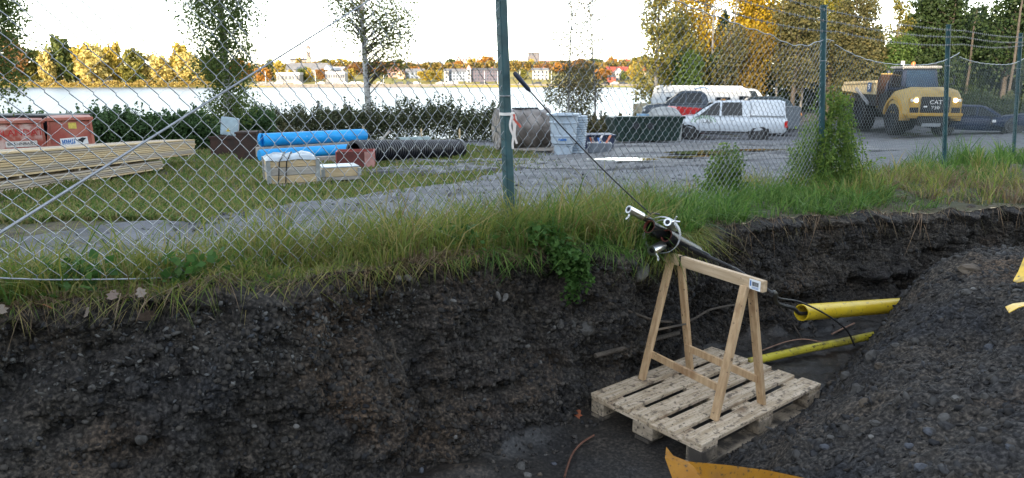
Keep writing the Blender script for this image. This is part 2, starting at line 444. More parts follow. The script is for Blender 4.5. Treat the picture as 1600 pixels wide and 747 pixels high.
# ------------------------------------------------------------------ unseen wooded ridge, added behind the viewer and shaped to shade the site
xr_ = np.linspace(-260, 260, 261); cr_ = np.linspace(0, 1, 15)
Xh, Ch = np.meshgrid(xr_, cr_, indexing='ij')
topz = np.interp(Xh, [-260, -40, -22, -6, 260], [22, 22.5, 22.5, 27, 29]) + 1.2 * vnoise(Xh / 30, 0, 0, 71) + 3 * np.abs(vnoise(Xh / 4.5, 0, 0, 72))
Yh = -78 + 76 * (Ch - .5); Zh = -2.5 + (topz + 2.5) * np.sin(np.pi * Ch) ** .7 + 1.2 * fbm(Xh, Yh, 0, .12, 3, .6, 73) * np.sin(np.pi * Ch)
tag(link('shade_ridge', gridmesh('shade_ridge', Xh, Yh, Zh, M('shade_ridge_green', (.03, .045, .02), .95, .3, .3))), kind='structure')
xn_ = np.linspace(-260, 260, 60); yn_ = np.linspace(-118, -2, 30)
Xn, Yn = np.meshgrid(xn_, yn_, indexing='ij')
tag(link('near_ground', gridmesh('near_ground', Xn, Yn, np.full_like(Xn, -2.6), TURF)), kind='structure')

# ------------------------------------------------------------------ trench wall, floor and spoil heap
sw = spaced([(-6, -3.2, .05), (-3.2, .2, .0085), (.2, 3, .0125), (3, 8.5, .022)]); vw = np.linspace(0, 1, 190)
Sw, Vw = np.meshgrid(sw, vw, indexing='ij')
nt_ = edge_n(Sw); nb_ = foot_n(Sw)
xt, yt = XY(Sw, nt_); zt = gz(xt, yt) + .03 * fbm(xt, yt, 0, 4, 3, .5, 12)
prof = np.interp(Vw, [0, .04, .12, .3, .6, .85, 1.0], [-.0, .05, .02, .16, .42, .72, 1.02])
turfover = .05 * np.exp(-((Vw - .05) / .05) ** 2) * sstep(-.6, .2, Sw)
Zw = zt + (FLOOR - .06 - zt) * Vw
xw0, yw0 = XY(Sw, nt_ + (nb_ - nt_) * prof)
amp = sstep(0, .06, Vw)
d1 = fbm(xw0, yw0, Zw, 1.7, 3, .55, 80)
d2 = fbm(xw0, yw0, Zw * .8, 6.5, 3, .6, 84)
d3 = fbm(xw0, yw0, Zw, 26, 3, .65, 88)
lump = np.abs(vnoise(xw0 * 13, yw0 * 13, Zw * 13, 91)); lump2 = np.abs(vnoise(xw0 * 30, yw0 * 30, Zw * 30, 92))
disp = amp * (.016 * vnoise(Sw * 13, Vw * 1.6, 0, 97) + turfover + .095 * d1 + .042 * d2 + .015 * d3 + .036 * (lump - .3) + .020 * (lump2 - .3) - .05 * sstep(.45, .7, vnoise(xw0 * 7, yw0 * 7, Zw * 9, 99)))
gul = np.exp(-((Sw + .95 + .12 * (Vw - .5)) / .10) ** 2) * sstep(.5, .9, Vw) * .10 + np.exp(-((Sw + 1.9 - .2 * (Vw - .5)) / .09) ** 2) * sstep(.4, .8, Vw) * .07
under = np.exp(-((Vw - .62) / .08) ** 2) * .07 * sstep(-.6, .0, Sw) * (1 - sstep(.4, .9, Sw))
disp -= gul + under
for ps, pv, a_s, a_v, dp_ in ((-1.15, .84, .07, .06, .10), (-.45, .66, .20, .035, .08), (-.80, .60, .07, .05, .06), (-1.8, .76, .09, .05, .07), (-2.3, .70, .12, .05, .06), (-.25, .52, .10, .05, .05), (1.5, .55, .10, .10, .07), (.55, .75, .3, .07, .10), (2.5, .72, .35, .09, .09), (3.6, .75, .5, .09, .12), (-1.45, .55, .08, .04, .05), (-2.6, .5, .1, .05, .05), (.2, .35, .09, .06, .05), (2.9, .35, .12, .12, .06), (4.4, .6, .2, .15, .10)):
    q_ = ((Sw - ps) / a_s) ** 2 + ((Vw - pv + .02 * vnoise(Sw * 9, Vw * 9, 0, 131)) / a_v) ** 2
    disp -= dp_ * np.exp(-q_ ** 1.6) - .35 * dp_ * np.exp(-((Sw - ps) / (a_s * 1.3)) ** 2 - ((Vw - pv + a_v * 1.7) / (a_v * .8)) ** 2)
Xw, Yw = XY(Sw, nt_ + (nb_ - nt_) * prof + disp)
Zw = Zw + amp * (.02 * vnoise(xw0 * 9, yw0 * 9, Zw * 9, 95) + .008 * vnoise(xw0 * 30, yw0 * 30, Zw * 30, 96))
wall = tag(link('trench_wall', gridmesh('trench_wall', Xw, Yw, Zw, SOIL, False)), 'dark cut earth face of the trench', kind='structure')

def toe_n(s): return np.interp(s, [-6, -1.5, -1, -.3, .34, 1.2, 1.93, 2.8, 3.9, 5, 6, 8], [2.2, 1.95, 1.8, 1.5, 1.37, 1.40, 1.29, 1.20, 1.08, 1.12, 1.5, 2.4])
def heap_z(s, n, rough=True):
    t = np.maximum(n - toe_n(s), 0)
    wd = np.interp(s, [-2, 0, 1, 2, 2.6, 4], [1.2, .95, .75, .45, .3, .25])
    H = np.interp(s, [-4, -1, .5, 2, 2.6, 3.2, 4, 5, 6, 8], [.55, .75, .90, .92, .88, .76, .58, .44, .36, .3])
    z = FLOOR + H * (1 - np.exp(-(t / wd) ** 1.25)) 
    z = z - .16 * np.exp(-((s - 1.45) / .45) ** 2 - ((n - 2.15) / .3) ** 2)      # hollow in the heap
    if rough:
        a = sstep(-.05, .25, n - toe_n(s))
        x, y = XY(s, n)
        z = z + a * (.05 * fbm(x, y, 0, 2.3, 3, .55, 101) + .022 * fbm(x, y, 0, 9, 3, .6, 104) + .018 * np.abs(vnoise(x * 16, y * 16, 0, 107)) + .010 * np.abs(vnoise(x * 37, y * 37, 0, 108)))
        z = z + (1 - a) * (.006 * fbm(x, y, 0, 5, 3, .5, 110) + .012 * sstep(.8, 1.8, s) * fbm(x, y, 0, 9, 3, .5, 111)) + .05 * np.exp(-((n - foot_n(s)) / .12) ** 2) * (1 + vnoise(x * 8, y * 8, 0, 112))
    return z
sh = spaced([(-5, -1.2, .05), (-1.2, 3.2, .011), (3.2, 9, .03)]); nh = spaced([(0, .2, .04), (.2, 2.8, .0095), (2.8, 5.5, .06)])
Sh, Nh = np.meshgrid(sh, nh, indexing='ij'); Xp, Yp = XY(Sh, Nh); Zp = heap_z(Sh, Nh)
amph = sstep(0, .3, Nh - toe_n(Sh))
Xp = Xp + amph * .012 * vnoise(Sh * 22, Nh * 22, 0, 120); Yp = Yp + amph * .012 * vnoise(Sh * 22, Nh * 22, 0, 121)
# heap and floor are one dug surface, split by height into two pieces of ground
idx = np.arange(Xp.size).reshape(Xp.shape)
Q = np.stack([idx[:-1, :-1], idx[1:, :-1], idx[1:, 1:], idx[:-1, 1:]], -1).reshape(-1, 4)
Vp = np.stack([Xp, Yp, Zp], -1).reshape(-1, 3)
isheap = ((Nh - toe_n(Sh))[:-1, :-1] > .0).reshape(-1)
def sub(name, mask, mat, smooth):
    q = Q[mask]; u_, inv = np.unique(q, return_inverse=True)
    return tag(link(name, mesh_np(name, Vp[u_], inv.reshape(-1, 4), None, mat, smooth)), kind='structure')
floor_o = sub('trench_floor', ~isheap, MUD, True)
heap_o = sub('spoil_heap', isheap, HEAP, False)

ICO_V = None
def ico():
    import bmesh
    bm = bmesh.new(); bmesh.ops.create_icosphere(bm, subdivisions=1, radius=1)
    v = np.array([p.co[:] for p in bm.verts]); f = np.array([[q.index for q in fc.verts] for fc in bm.faces]); bm.free(); return v, f
IV, IFc = ico()
def clods(name, P, R, mat, parent, flat=.6, seed=0):
    r = np.random.default_rng(seed); n = len(P)
    sc = R[:, None] * np.stack([r.uniform(.7, 1.4, n), r.uniform(.6, 1.1, n), r.uniform(.35, .9, n) * flat / .6], -1)
    jit = 1 + r.uniform(-.42, .34, (n, len(IV), 1))
    V = IV[None] * jit * sc[:, None, :]
    q = r.normal(size=(n, 4)); q /= np.linalg.norm(q, axis=1)[:, None]
    a, b, c, d = q.T
    Rm = np.stack([1 - 2 * (c * c + d * d), 2 * (b * c - a * d), 2 * (b * d + a * c), 2 * (b * c + a * d), 1 - 2 * (b * b + d * d), 2 * (c * d - a * b), 2 * (b * d - a * c), 2 * (c * d + a * b), 1 - 2 * (b * b + c * c)], -1).reshape(n, 3, 3)
    V = np.einsum('nij,nkj->nki', Rm, V) + P[:, None, :]
    T = (IFc[None] + (np.arange(n) * len(IV))[:, None, None]).reshape(-1, 3)
    o = link(name, mesh_np(name, V.reshape(-1, 3), None, T, mat), parent); tag(o, kind='stuff'); return o
CLOD = MLEAF('clod_soil', [(.010, .010, .011), (.030, .028, .027), (.058, .051, .044), (.020, .021, .024), (.075, .068, .060), (.034, .032, .031)], 0.0, .95)
PEB = MLEAF('pebble_stone', [(.045, .045, .048), (.085, .083, .08), (.065, .058, .05), (.15, .15, .145), (.045, .05, .058), (.03, .03, .03)], 0.0, .8)
def wallpts(k, seed, s0=-3.1, s1=7, bias=None):
    r = np.random.default_rng(seed)
    i = np.searchsorted(sw, r.uniform(s0, s1, k)); i = np.clip(i, 0, len(sw) - 1); j = (r.uniform(.05, 1, k) * (len(vw) - 1)).astype(int)
    return np.stack([Xw[i, j], Yw[i, j], Zw[i, j]], -1), sw[i], vw[j]
p, s_, v_ = wallpts(34000, 1, -3.1, 2.5); clods('soil_clod', p, .0028 + .018 * rng.random(len(p)) ** 7, CLOD, wall, seed=1)
p, s_, v_ = wallpts(7000, 2, 1.5, 7.5); clods('soil_clod', p, .006 + .022 * rng.random(len(p)) ** 5, CLOD, wall, seed=2)
p, s_, v_ = wallpts(1500, 3); kk = rng.random(len(p)) < np.where(v_ < .45, 1, .4); clods('pebble', p[kk], .004 + .012 * rng.random(kk.sum()) ** 3, PEB, wall, seed=3)
p, s_, v_ = wallpts(2600, 14, -3.1, 3); clods('soil_lump', p, .008 + .016 * rng.random(len(p)) ** 2, CLOD, wall, .7, seed=14)
# a band of crushed stone under the turf on the left
p, s_, v_ = wallpts(5200, 4, -2.9, -.9); kk = (v_ < .30) & (v_ > .06); clods('crushed_stone', p[kk], .004 + .013 * rng.random(kk.sum()) ** 2.2, PEB, wall, .4, seed=4)
r4 = np.random.default_rng(5)
s_ = r4.uniform(-1.5, 4.5, 16000); n_ = r4.uniform(1.1, 3.4, 16000); kk = n_ > toe_n(s_) - .02
s_, n_ = s_[kk], n_[kk]; x_, y_ = XY(s_, n_); P_ = np.stack([x_, y_, heap_z(s_, n_) + .002], -1)
clods('soil_clod', P_, .003 + .020 * r4.random(len(P_)) ** 8, CLOD, heap_o, .5, seed=6)
s_ = r4.uniform(-1.2, 5, 12000); n_ = r4.uniform(1.2, 3.0, 12000); kk = n_ > toe_n(s_)
s_, n_ = s_[kk], n_[kk]; x_, y_ = XY(s_, n_); P_ = np.stack([x_, y_, heap_z(s_, n_) + .003], -1)
SHALE = MLEAF('shale_chip', [(.016, .016, .017), (.035, .034, .035), (.060, .057, .053), (.024, .025, .028), (.045, .044, .045)], 0.0, .7)
clods('stone_chip', P_, .004 + .026 * r4.random(len(P_)) ** 5.5, SHALE, heap_o, .2, seed=7)
s_ = r4.uniform(-1.0, 3, 500); n_ = foot_n(s_) + r4.uniform(-.02, .25, 500) ** 1; x_, y_ = XY(s_, n_); P_ = np.stack([x_, y_, heap_z(s_, n_) + .004], -1)
clods('pebble', P_, .005 + .018 * r4.random(len(P_)) ** 3, CLOD, floor_o, .6, seed=8)

# ------------------------------------------------------------------ chain link fence
GREENPOST = M('green_post_paint', (.028, .078, .092), .5, .2, 12, .1, 80)
GALV = M('galvanised_wire', (.33, .35, .385), .45, .15, 40, metal=.55)
MESHD = M('green_coated_wire', (.20, .24, .25), .5, .15, 40, spec=.3)
BARB = M('barbed_wire_metal', (.17, .175, .185), .5, .3, 60, metal=.5)
fence = thing('chain_link_fence', 'galvanised chain link fence on green posts topped with barbed wire', 'fence', (*XY(0, 0), float(gz(*XY(0, 0)))))
FL = Vector(fence.location)
def fw(s, z, n=0.0):
    x, y = XY(s, n); return Vector((x, y, z)) - FL
post_s = [(-3.75, -3.75, -.70, .95), (.0, .0, -.90, .95), None, None, None, (15.4, 15.4, -1.3, .78)]
def px_post(ut, vt, ub, vb):
    s1, z1 = fence_pt(ut, vt); s0, z0 = fence_pt(ub, vb); return (s0, s1, z0, z1)
a_ = px_post(783, 0, 797, 352); b_ = px_post(1287, 10, 1283, 265); c_ = px_post(1482, 40, 1475, 255); d_ = px_post(1595, 53, 1584, 232)
sl = (a_[1] - a_[0]) / (a_[3] - a_[2])
posts = [(-3.75, -3.72, -.8, .95), (a_[0], a_[0] + sl * (.98 - a_[2]), a_[2], .98), b_, c_, d_, (15.5, 15.4, -1.2, .8)]
ROTF = math.atan2(D[1], D[0])
for i, (s0, s1, z0, z1) in enumerate(posts):
    mb = MB(); p, q = fw(s0, z0 - .45), fw(s1, z1)
    d = (s1 - s0) / (z1 - z0); p = p - Vector((D[0], D[1], 0)) * d * .45
    if i == 1:
        a, r = Vector((math.cos(.62), math.sin(.62), 0)), .0265
        b = Vector((-a.y, a.x, 0))
        mb.loft([[e + a * x * r + b * y * r for x, y in ((-1, -.8), (-.8, -1), (.8, -1), (1, -.8), (1, .8), (.8, 1), (-.8, 1), (-1, .8))] for e in (p, q)])
    else:
        mb.tube([p, q], .029, 14)
    po = mb.build('post', GREENPOST, fence, smooth=True)
    if i in (2, 3, 4):
        m2 = MB(); m2.tube([q - Vector((0, 0, .002)), q + Vector((0, 0, .012))], .031, 14); m2.build('post_cap', GREENPOST, po)
    m3 = MB()
    zt_ = .18 if i > 1 else -.09
    c0 = p.lerp(q, (zt_ - FL.z - p.z) / (q.z - p.z)); m3.tube([c0 - Vector((0, 0, .003)), c0 + Vector((0, 0, .003))], .034 if i != 1 else .043, 14); m3.build('tie_wire', GALV, po)
def span(sa, sb, zb, ztop, knot, seed, da=.0388):
    r = np.random.default_rng(seed)
    ncol = int((sb - sa) / da); J = 40
    cols = sa + np.arange(ncol + 2) * da
    pts_all = []
    zb_ = zb(cols); zt2 = ztop(cols)
    V = []; Qd = []; k0 = 0; R = .0025 if sb <= .1 else .0021 if sb < 5 else .0017
    for k in range(ncol):
        jj = np.arange(J + 1); cidx = k + ((jj + k) % 2)
        H = (zt2[cidx] - zb_[cidx])
        t = jj / J
        z = zb_[cidx] + H * t
        s = cols[cidx] + .0022 * vnoise(cols[cidx] * 9, z * 9, seed) + .012 * vnoise(cols[cidx] * 1.1, z * 1.3, seed + 3)
        z = z + .010 * vnoise(cols[cidx] * 1.6, z * 1.1, seed + 9) * np.sin(np.pi * t)
        off = np.where((jj + k) % 2 == 0, .0025, -.0025)
        # each bend has two points so that the knots keep a short upright piece
        s2 = np.repeat(s, 2); z2 = np.repeat(z, 2); z2[0::2] -= knot; z2[1::2] += knot; n2 = np.repeat(off, 2); n2[0::2] *= -1
        n2 = n2 + .02 * vnoise(s2 * .8, z2 * .9, seed + 5)
        x, y = XY(s2, n2); P = np.stack([x - FL.x, y - FL.y, z2 - FL.z], -1)
        for a in (0, 2.094, 4.189):
            V.append(P + R * (math.cos(a) * np.array([N[0], N[1], 0]) + math.sin(a) * np.array([D[0] * .7, D[1] * .7, .7])))
        m = len(P); b0 = k0
        i = np.arange(m - 1)
        for q in range(3):
            u1, u2 = b0 + q * m, b0 + ((q + 1) % 3) * m
            Qd.append(np.stack([u1 + i, u1 + i + 1, u2 + i + 1, u2 + i], -1))
        k0 += 3 * m
    o = link('wire_mesh', mesh_np('wire_mesh', np.concatenate(V), np.concatenate(Qd), None, GALV if sb < 5 else MESHD, True), fence)
    return tag(o, kind='stuff')
S1, S2, S3, S4, S5 = posts[1][0], posts[2][0], posts[3][0], posts[4][0], posts[5][0]
bot_px = [(-60, 428), (0, 431), (75, 434), (200, 433), (280, 430), (400, 424), (560, 412), (790, 365)]
bs = [fence_pt(*p) for p in bot_px]
zb1 = lambda s: np.interp(s, [-3.75] + [b[0] for b in bs], [-.66] + [b[1] for b in bs])
zt1 = lambda s: .93 + .02 * np.sin(s * 3)
top_px = [(1050, 0), (1100, 20), (1130, 30), (1160, 42), (1200, 54), (1225, 67), (1240, 71), (1262, 71), (1284, 62)]
tp = [fence_pt(*p) for p in top_px]
zt2_ = lambda s: np.interp(s, [0, .8] + [b[0] for b in tp], [.93, .74] + [b[1] for b in tp])
zb2 = lambda s: np.interp(s, [0, S2], [-.90, -1.05])
def sag(sa, sb, za, zm, zz):
    return lambda s: np.where(s < (sa + sb) / 2, zm + (za - zm) * np.abs(((sa + sb) / 2 - s) / ((sb - sa) / 2)) ** 2.6, zm + (zz - zm) * np.abs((s - (sa + sb) / 2) / ((sb - sa) / 2)) ** 2.6)
zt3 = sag(S2, S3, fence_pt(1290, 68)[1], fence_pt(1400, 101)[1], fence_pt(1477, 80)[1])
zt4 = sag(S3, S4, fence_pt(1484, 88)[1], fence_pt(1540, 100)[1], fence_pt(1590, 84)[1])
zt5 = sag(S4, S5, .36, .2, .36)
zbR = lambda s: np.interp(s, [S2, S3, S4, S5], [-1.05, -1.16, -1.2, -1.25])
span(-3.72, S1 - .03, zb1, zt1, .004, 1); span(S1 + .035, S2 - .03, zb2, zt2_, .005, 2)
span(S2 + .03, S3 - .03, zbR, zt3, .009, 3); span(S3 + .03, S4 - .03, zbR, zt4, .009, 4); span(S4 + .03, S5 - .03, zbR, zt5, .009, 5)
def wirepart(name, ss, zf, r, mat, wob=0.0, n=0.012):
    mb = MB(); mb.tube([fw(s, float(zf(s)) + wob * math.sin(s * 23), n) for s in ss], r, 6); return mb.build(name, mat, fence, smooth=True)
wirepart('line_wire', np.linspace(-3.72, S1, 60), lambda s: zb1(s) - .006, .0032, GALV)
wirepart('line_wire', np.linspace(-3.72, S1, 30), zt1, .003, GALV)
wirepart('line_wire', np.linspace(S1, S2 - .02, 120), zt2_, .0042, GALV, .006)
wirepart('line_wire', np.linspace(S2 + .02, S3 - .02, 60), zt3, .0045, GALV, .003)
wirepart('line_wire', np.linspace(S3 + .02, S4 - .02, 60), zt4, .0045, GALV, .003)
wirepart('line_wire', np.linspace(S4 + .02, S5 - .02, 40), zt5, .0045, GALV, .003)
# the slanting tension rod on the left
A0 = fence_pt(0, 362); B0 = fence_pt(575, 0); kx = (B0[1] - A0[1]) / (B0[0] - A0[0])
sA = max(-3.7, A0[0] - (A0[1] + .75) / kx); sB = min(S1 - .02, B0[0] + (.93 - B0[1]) / kx)
mb = MB(); mb.tube([fw(sA, A0[1] + kx * (sA - A0[0]), .02), fw(A0[0], A0[1], .02), fw(B0[0], B0[1], .02), fw(sB, B0[1] + kx * (sB - B0[0]), .02)], [.0062, .0060, .0032, .003], 8); mb.build('tension_rod', GALV, fence, smooth=True)
# barbed wire, three strands
bw2 = [fence_pt(1284, v)[1] for v in (17, 33, 48)]; bw3 = [fence_pt(1480, v)[1] for v in (45, 55, 67)]; bw4 = [fence_pt(1592, v)[1] for v in (55, 62, 66)]
off1 = [.93, .86, .78]
for k in range(3):
    ctrl = [(S1, off1[k] + .12), (S2, bw2[k]), (S3, bw3[k]), (S4, bw4[k]), (S5, bw4[k] - .02)]
    mb = MB()
    for (sa, za), (sb, zb) in zip(ctrl[:-1], ctrl[1:]):
        ss = np.linspace(sa, sb, 60); t = (ss - sa) / (sb - sa)
        zz = za + (zb - za) * t - (.05 + .02 * k) * 4 * t * (1 - t) * (.6 if sa > 1 else 1.6)
        for ph in (0, math.pi):
            mb.tube([fw(s, z + .0028 * math.sin(s * 70 + ph), .03 + .0028 * math.cos(s * 70 + ph)) for s, z in zip(ss, zz)], .0021, 4)
        for s in np.arange(sa + .06, sb, .095):
            t1 = (s - sa) / (sb - sa); z = za + (zb - za) * t1 - (.05 + .02 * k) * 4 * t1 * (1 - t1) * (.6 if sa > 1 else 1.6)
            for a in (.7, 2.2):
                e = Vector((D[0] * math.cos(a) * .4, D[1] * math.cos(a) * .4, math.sin(a))) * .019
                c = fw(s, z, .03); mb.tube([c - e, c + e], .0024, 4)
    tag(mb.build('barbed_wire', BARB, fence), kind=None)
# ribbon of barrier tape knotted round the middle post
TAPE = M('barrier_tape', (.72, .70, .68), .6, .1, 20, col2=(.75, .66, .63))
TAPER = M('barrier_tape_red', (.55, .10, .07), .6)
tape = thing('barrier_tape', 'frayed red and white barrier tape knotted round the green middle post', 'tape', (0, 0, 0))
sT, zT = fence_pt(792, 178); x0, y0 = XY(sT, .0); tape.location = (x0, y0, zT); 
mb = MB(); mb.tube([(0, 0, -.008), (0, 0, .008)], .046, 16); mb.build('knot_band', TAPE, tape)
for k, (dx, ln, mt) in enumerate([(.045, .20, TAPE), (.062, .17, TAPE), (.035, .13, TAPE), (.07, .075, TAPER)]):
    mb = MB(); pts = [Vector((dx * (.6 + .4 * t) + .01 * math.sin(5 * t + k), -.045 - .01 * t, -ln * t)) for t in np.linspace(0, 1, 7)]
    for p, q in zip(pts[:-1], pts[1:]): mb.bar(p, q, .013, .0012, (.3, 1, 0))
    mb.build('tape_end', mt, tape)

# ------------------------------------------------------------------ sawhorse and pallet
PINE = M('pine_wood', (.42, .27, .145), .6, .2, 3.5, .15, 50, col2=(.58, .41, .245), stretch=(14, 14, 1.2), dirt=[(4, .60, .75, (.26, .14, .07)), (40, .64, .72, (.12, .08, .05))])
PINEX = M('pine_wood_beam', (.44, .32, .20), .6, .2, 3.5, .15, 50, col2=(.60, .46, .31), stretch=(1.2, 14, 14), dirt=[(6, .60, .72, (.28, .18, .10)), (50, .66, .74, (.14, .10, .07))])
PALW = M('pallet_wood', (.42, .32, .21), .8, .2, 4, .35, 60, col2=(.64, .53, .40), stretch=(1.4, 16, 16), dirt=[(5, .56, .70, (.20, .13, .075)), (26, .55, .66, (.17, .13, .095)), (70, .60, .68, (.08, .065, .05))])
PALM = M('pallet_wood_muddy', (.26, .21, .15), .85, .2, 4, .35, 60, col2=(.44, .36, .27), stretch=(2, 9, 9), dirt=[(7, .45, .6, (.07, .06, .05)), (50, .56, .68, (.06, .05, .04))])
A = np.array([.475, 3.92]); yaw = -.894
pal = thing('wooden_pallet', 'weathered wooden pallet lying on the wet trench floor under the sawhorse', 'pallet', (A[0], A[1], FLOOR), yaw)
ptop = .15
wid = .8
for k in range(5):                                   # local x: across the deck boards (0.8), local y: along them (1.2)
    bw_ = (.124, .120, .122, .118, .126)[k]
    cx = [.062, .231, .400, .569, .737][k]
    MB().box((0, 0, 0), (1.2 - .004 * (k % 2), bw_, .022)).build('deck_board', PALW, pal, bevel=.003, seg=1, loc=(cx, .6 + .004 * ((k % 3) - 1), ptop - .011), rot=(0, 0, math.pi / 2))
for yy in (.0725, .6, 1.1275):
    MB().box((0, 0, 0), (.796, .145, .022)).build('stringer_board', PALW, pal, bevel=.003, seg=1, loc=(.4, yy, ptop - .0335))
for xx in (.05, .4, .75):
    for yy in (.0725, .6, 1.1275):
        MB().box((0, 0, 0), (.1 if xx != .4 else .145, .14, .078)).build('block', PALM, pal, bevel=.004, seg=1, loc=(xx, yy, ptop - .0445 - .0395))
    MB().box((0, 0, 0), (1.2, .1, .022)).build('bottom_board', PALM, pal, bevel=.003, seg=1, loc=(xx, .6, .011), rot=(0, 0, math.pi / 2))
DIRT = M('dried_mud', (.06, .05, .04), .95, .3, 8)
PT = FLOOR + ptop                                    # z of the pallet deck
feet = [atz(1003, 593, PT), atz(1078, 577, PT), atz(1116, 656, PT), atz(1190, 631, PT)]
L0 = (feet[0] + feet[1]) / 2; L1 = (feet[2] + feet[3]) / 2
ax = (L1 - L0); span_l = float(np.hypot(ax[0], ax[1])); hd = math.atan2(ax[1], ax[0])
mid = (L0 + L1) / 2
saw = thing('sawhorse', 'folding pine sawhorse with a barcode label standing on the pallet', 'sawhorse', (mid[0], mid[1], PT), hd)
HS = .795
def sl_(p):                                          # world point in sawhorse axes
    v = Vector((p[0] - mid[0], p[1] - mid[1], 0)); v.rotate(Matrix.Rotation(-hd, 3, 'Z')); return v
fl = [sl_(p) for p in feet]
x0s = (fl[0].x + fl[1].x) / 2; x1s = (fl[2].x + fl[3].x) / 2
# find the ends of the beam from where they show in the picture
e0 = sl_(aty(1046, 404, mid[1] + (L0[1] - mid[1]) * 1.28)); e1 = sl_(aty(1206, 449, mid[1] + (L1[1] - mid[1]) * 1.28))
bx0, bx1 = e0.x, e1.x
MB().box((0, 0, 0), (bx1 - bx0, .038, .062)).build('top_beam', PINEX, saw, bevel=.004, loc=((bx0 + bx1) / 2, 0.0, HS - .031))
for i, f in enumerate(fl):
    sgn = 1 if f.y > 0 else -1
    top = Vector((f.x + (.03 if i < 2 else -.0), sgn * .024, HS - .05 if sgn < 0 else HS - .055)); bot = Vector((f.x, f.y, .0))
    top.y += sgn * .006
    d = (top - bot).normalized()
    m = MB(); u = Vector((1, 0, 0)); sdv = d.cross(u).normalized()
    rings = [[e + u * a * .024 + sdv * b * .0135 for a, b in ((-1, -1), (1, -1), (1, 1), (-1, 1))] for e in (bot, bot.lerp(top, .5), top)]
    for p in rings[0]: p.z = .002
    m.loft(rings); lg = m.build('leg', PINE, saw, bevel=.002, seg=1)
for sgn in (-1, 1):
    i, j = (0, 2) if fl[0].y * sgn > 0 else (1, 3)
    def at(f, h): return Vector((f.x, f.y + (sgn * .03 - f.y) * h / HS, h))
    h_ = .165
    p, q = at(fl[i], h_), at(fl[j], h_); y_ = -.0 * sgn
    MB().bar(p + Vector((0, -sgn * .019, 0)), q + Vector((0, -sgn * .019, 0)), .018, .045).build('cross_rail', PINE, saw, bevel=.002, seg=1)
STEEL = M('bright_steel', (.62, .63, .65), .28, .08, 30, metal=1.0)
i0, i1 = (fl[0], fl[1])
def atl(f, h): return Vector((f.x, f.y + (math.copysign(.03, f.y) - f.y) * h / HS, h))
p, q = atl(i0, .33), atl(i1, .33); MB().bar(p + Vector((.03, 0, -.005)), q + Vector((.03, 0, .005)), .004, .012).build('spreader', STEEL, saw)
WHITE_ = M('label_paper', (.78, .80, .82), .5, .04)
INK = M('black_ink', (.02, .02, .022), .5, .1)
BLUEINK = M('blue_ink', (.05, .16, .42), .5, .1)
lab = MB().box((0, 0, 0), (.075, .001, .056)).build('barcode_label', WHITE_, saw, loc=(bx1 - .052, -.0206, HS - .031))
mb = MB(); r_ = random.Random(3); xx = -.018
while xx < .024:
    wv = r_.choice([.0012, .0022, .0035]); mb.box((xx + wv / 2, -.0008, .004), (wv, .0006, .024)); xx += wv + r_.choice([.0012, .002])
mb.build('barcode', INK, lab)
mb = MB()
for zz in (-.014, -.020): mb.box((0.004, -.0008, zz), (.045, .0006, .0028))
mb.box((-.028, -.0008, .004), (.009, .0006, .03)); mb.build('print_line', BLUEINK, lab)
BLK = M('black_plastic', (.012, .0125, .014), .28, .2, 20, .08, 60, spec=.25)
BLKR = M('black_rubber', (.016, .016, .017), .55, .2, 20)
mb = MB()
for k in range(3):
    cx = bx0 + .15 + .004 * k; mb.tube([(cx, -.023, HS - .058), (cx, -.023, HS + .003), (cx + .003, .023, HS + .003), (cx + .003, .023, HS - .058)], .0022, 5)
mb.build('binding_wire', BLKR, saw)

# ------------------------------------------------------------------ pipe bundle with pulling clamps on the sawhorse
pull = thing('pipe_bundle', 'bundle of black pipes with three chrome clamp tubes strapped to the sawhorse', 'pipes', (0, 0, 0))
yb = L0[1] - .02
def pp(u, v, dy=0.0): return Vector(aty(u, v, yb + dy))
c0 = pp(1030, 372); pull.location = c0
def lp(u, v, dy=0.0): return pp(u, v, dy) - c0
REDIN = M('pipe_red_core', (.20, .05, .035), .6, .2)
GREYB = M('grey_strap', (.33, .34, .36), .45, .1, 30)
# big tubes: mouth at left, running back to the right into the shared sleeve
dirb = (lp(1073, 385, .18) - lp(1013, 352, -.05))
for (u, v, r) in ((1014, 354, .043), (1041, 368, .042)):
    p = lp(u, v, -.05); q = p + dirb * .8
    MB().pipe(p, q, r, r - .006, 24).build('pipe', BLK, pull, smooth=True)
    MB().pipe(p - dirb.normalized() * .001, p + dirb.normalized() * .02, r - .0042, r - .0062, 24).build('pipe_core', REDIN, pull, smooth=True)
def chrome(u0, v0, u1, v1, dy0, dy1, r, wing):
    p, q = lp(u0, v0, dy0), lp(u1, v1, dy1)
    d = (q - p).normalized()
    o = MB().pipe(p, q, r, r * .62, 20).build('clamp_tube', STEEL, pull, smooth=True)
    MB().tube([q - d * .01, q + d * .10], r * .8, 14).build('rod', BLK, pull, smooth=True)
    MB().tube([p + d * .005, p + d * .02], r * .58, 6).build('hex_bolt', BLK, o)
    c = p + d * .028
    m = MB(); wv = Vector(wing).normalized()
    m.tube([c + wv * r * .7, c + wv * r * 1.7], .007, 10)
    s = d.cross(wv).normalized()
    for sg in (-1, 1):
        e = c + wv * r * 1.5
        m.tube([e, e + wv * .012 + d * sg * .012 + s * sg * .006, e + wv * .026 + d * sg * .022 + s * sg * .01], [.005, .0055, .004], 8)
    m.build('wing_nut', STEEL, pull, smooth=True)
chrome(982, 327, 1003, 338, -.09, -.03, .024, (-.5, -.2, -1))
chrome(1043, 347, 1052, 358, -.07, .03, .024, (1, -.2, .55))
chrome(1018, 392, 1035, 383, -.12, -.03, .029, (.45, -.3, -1))
MB().tube([lp(1003, 338, -.03), lp(1022, 352, .04)], [.014, .017], 14).build('rod', BLK, pull, smooth=True)
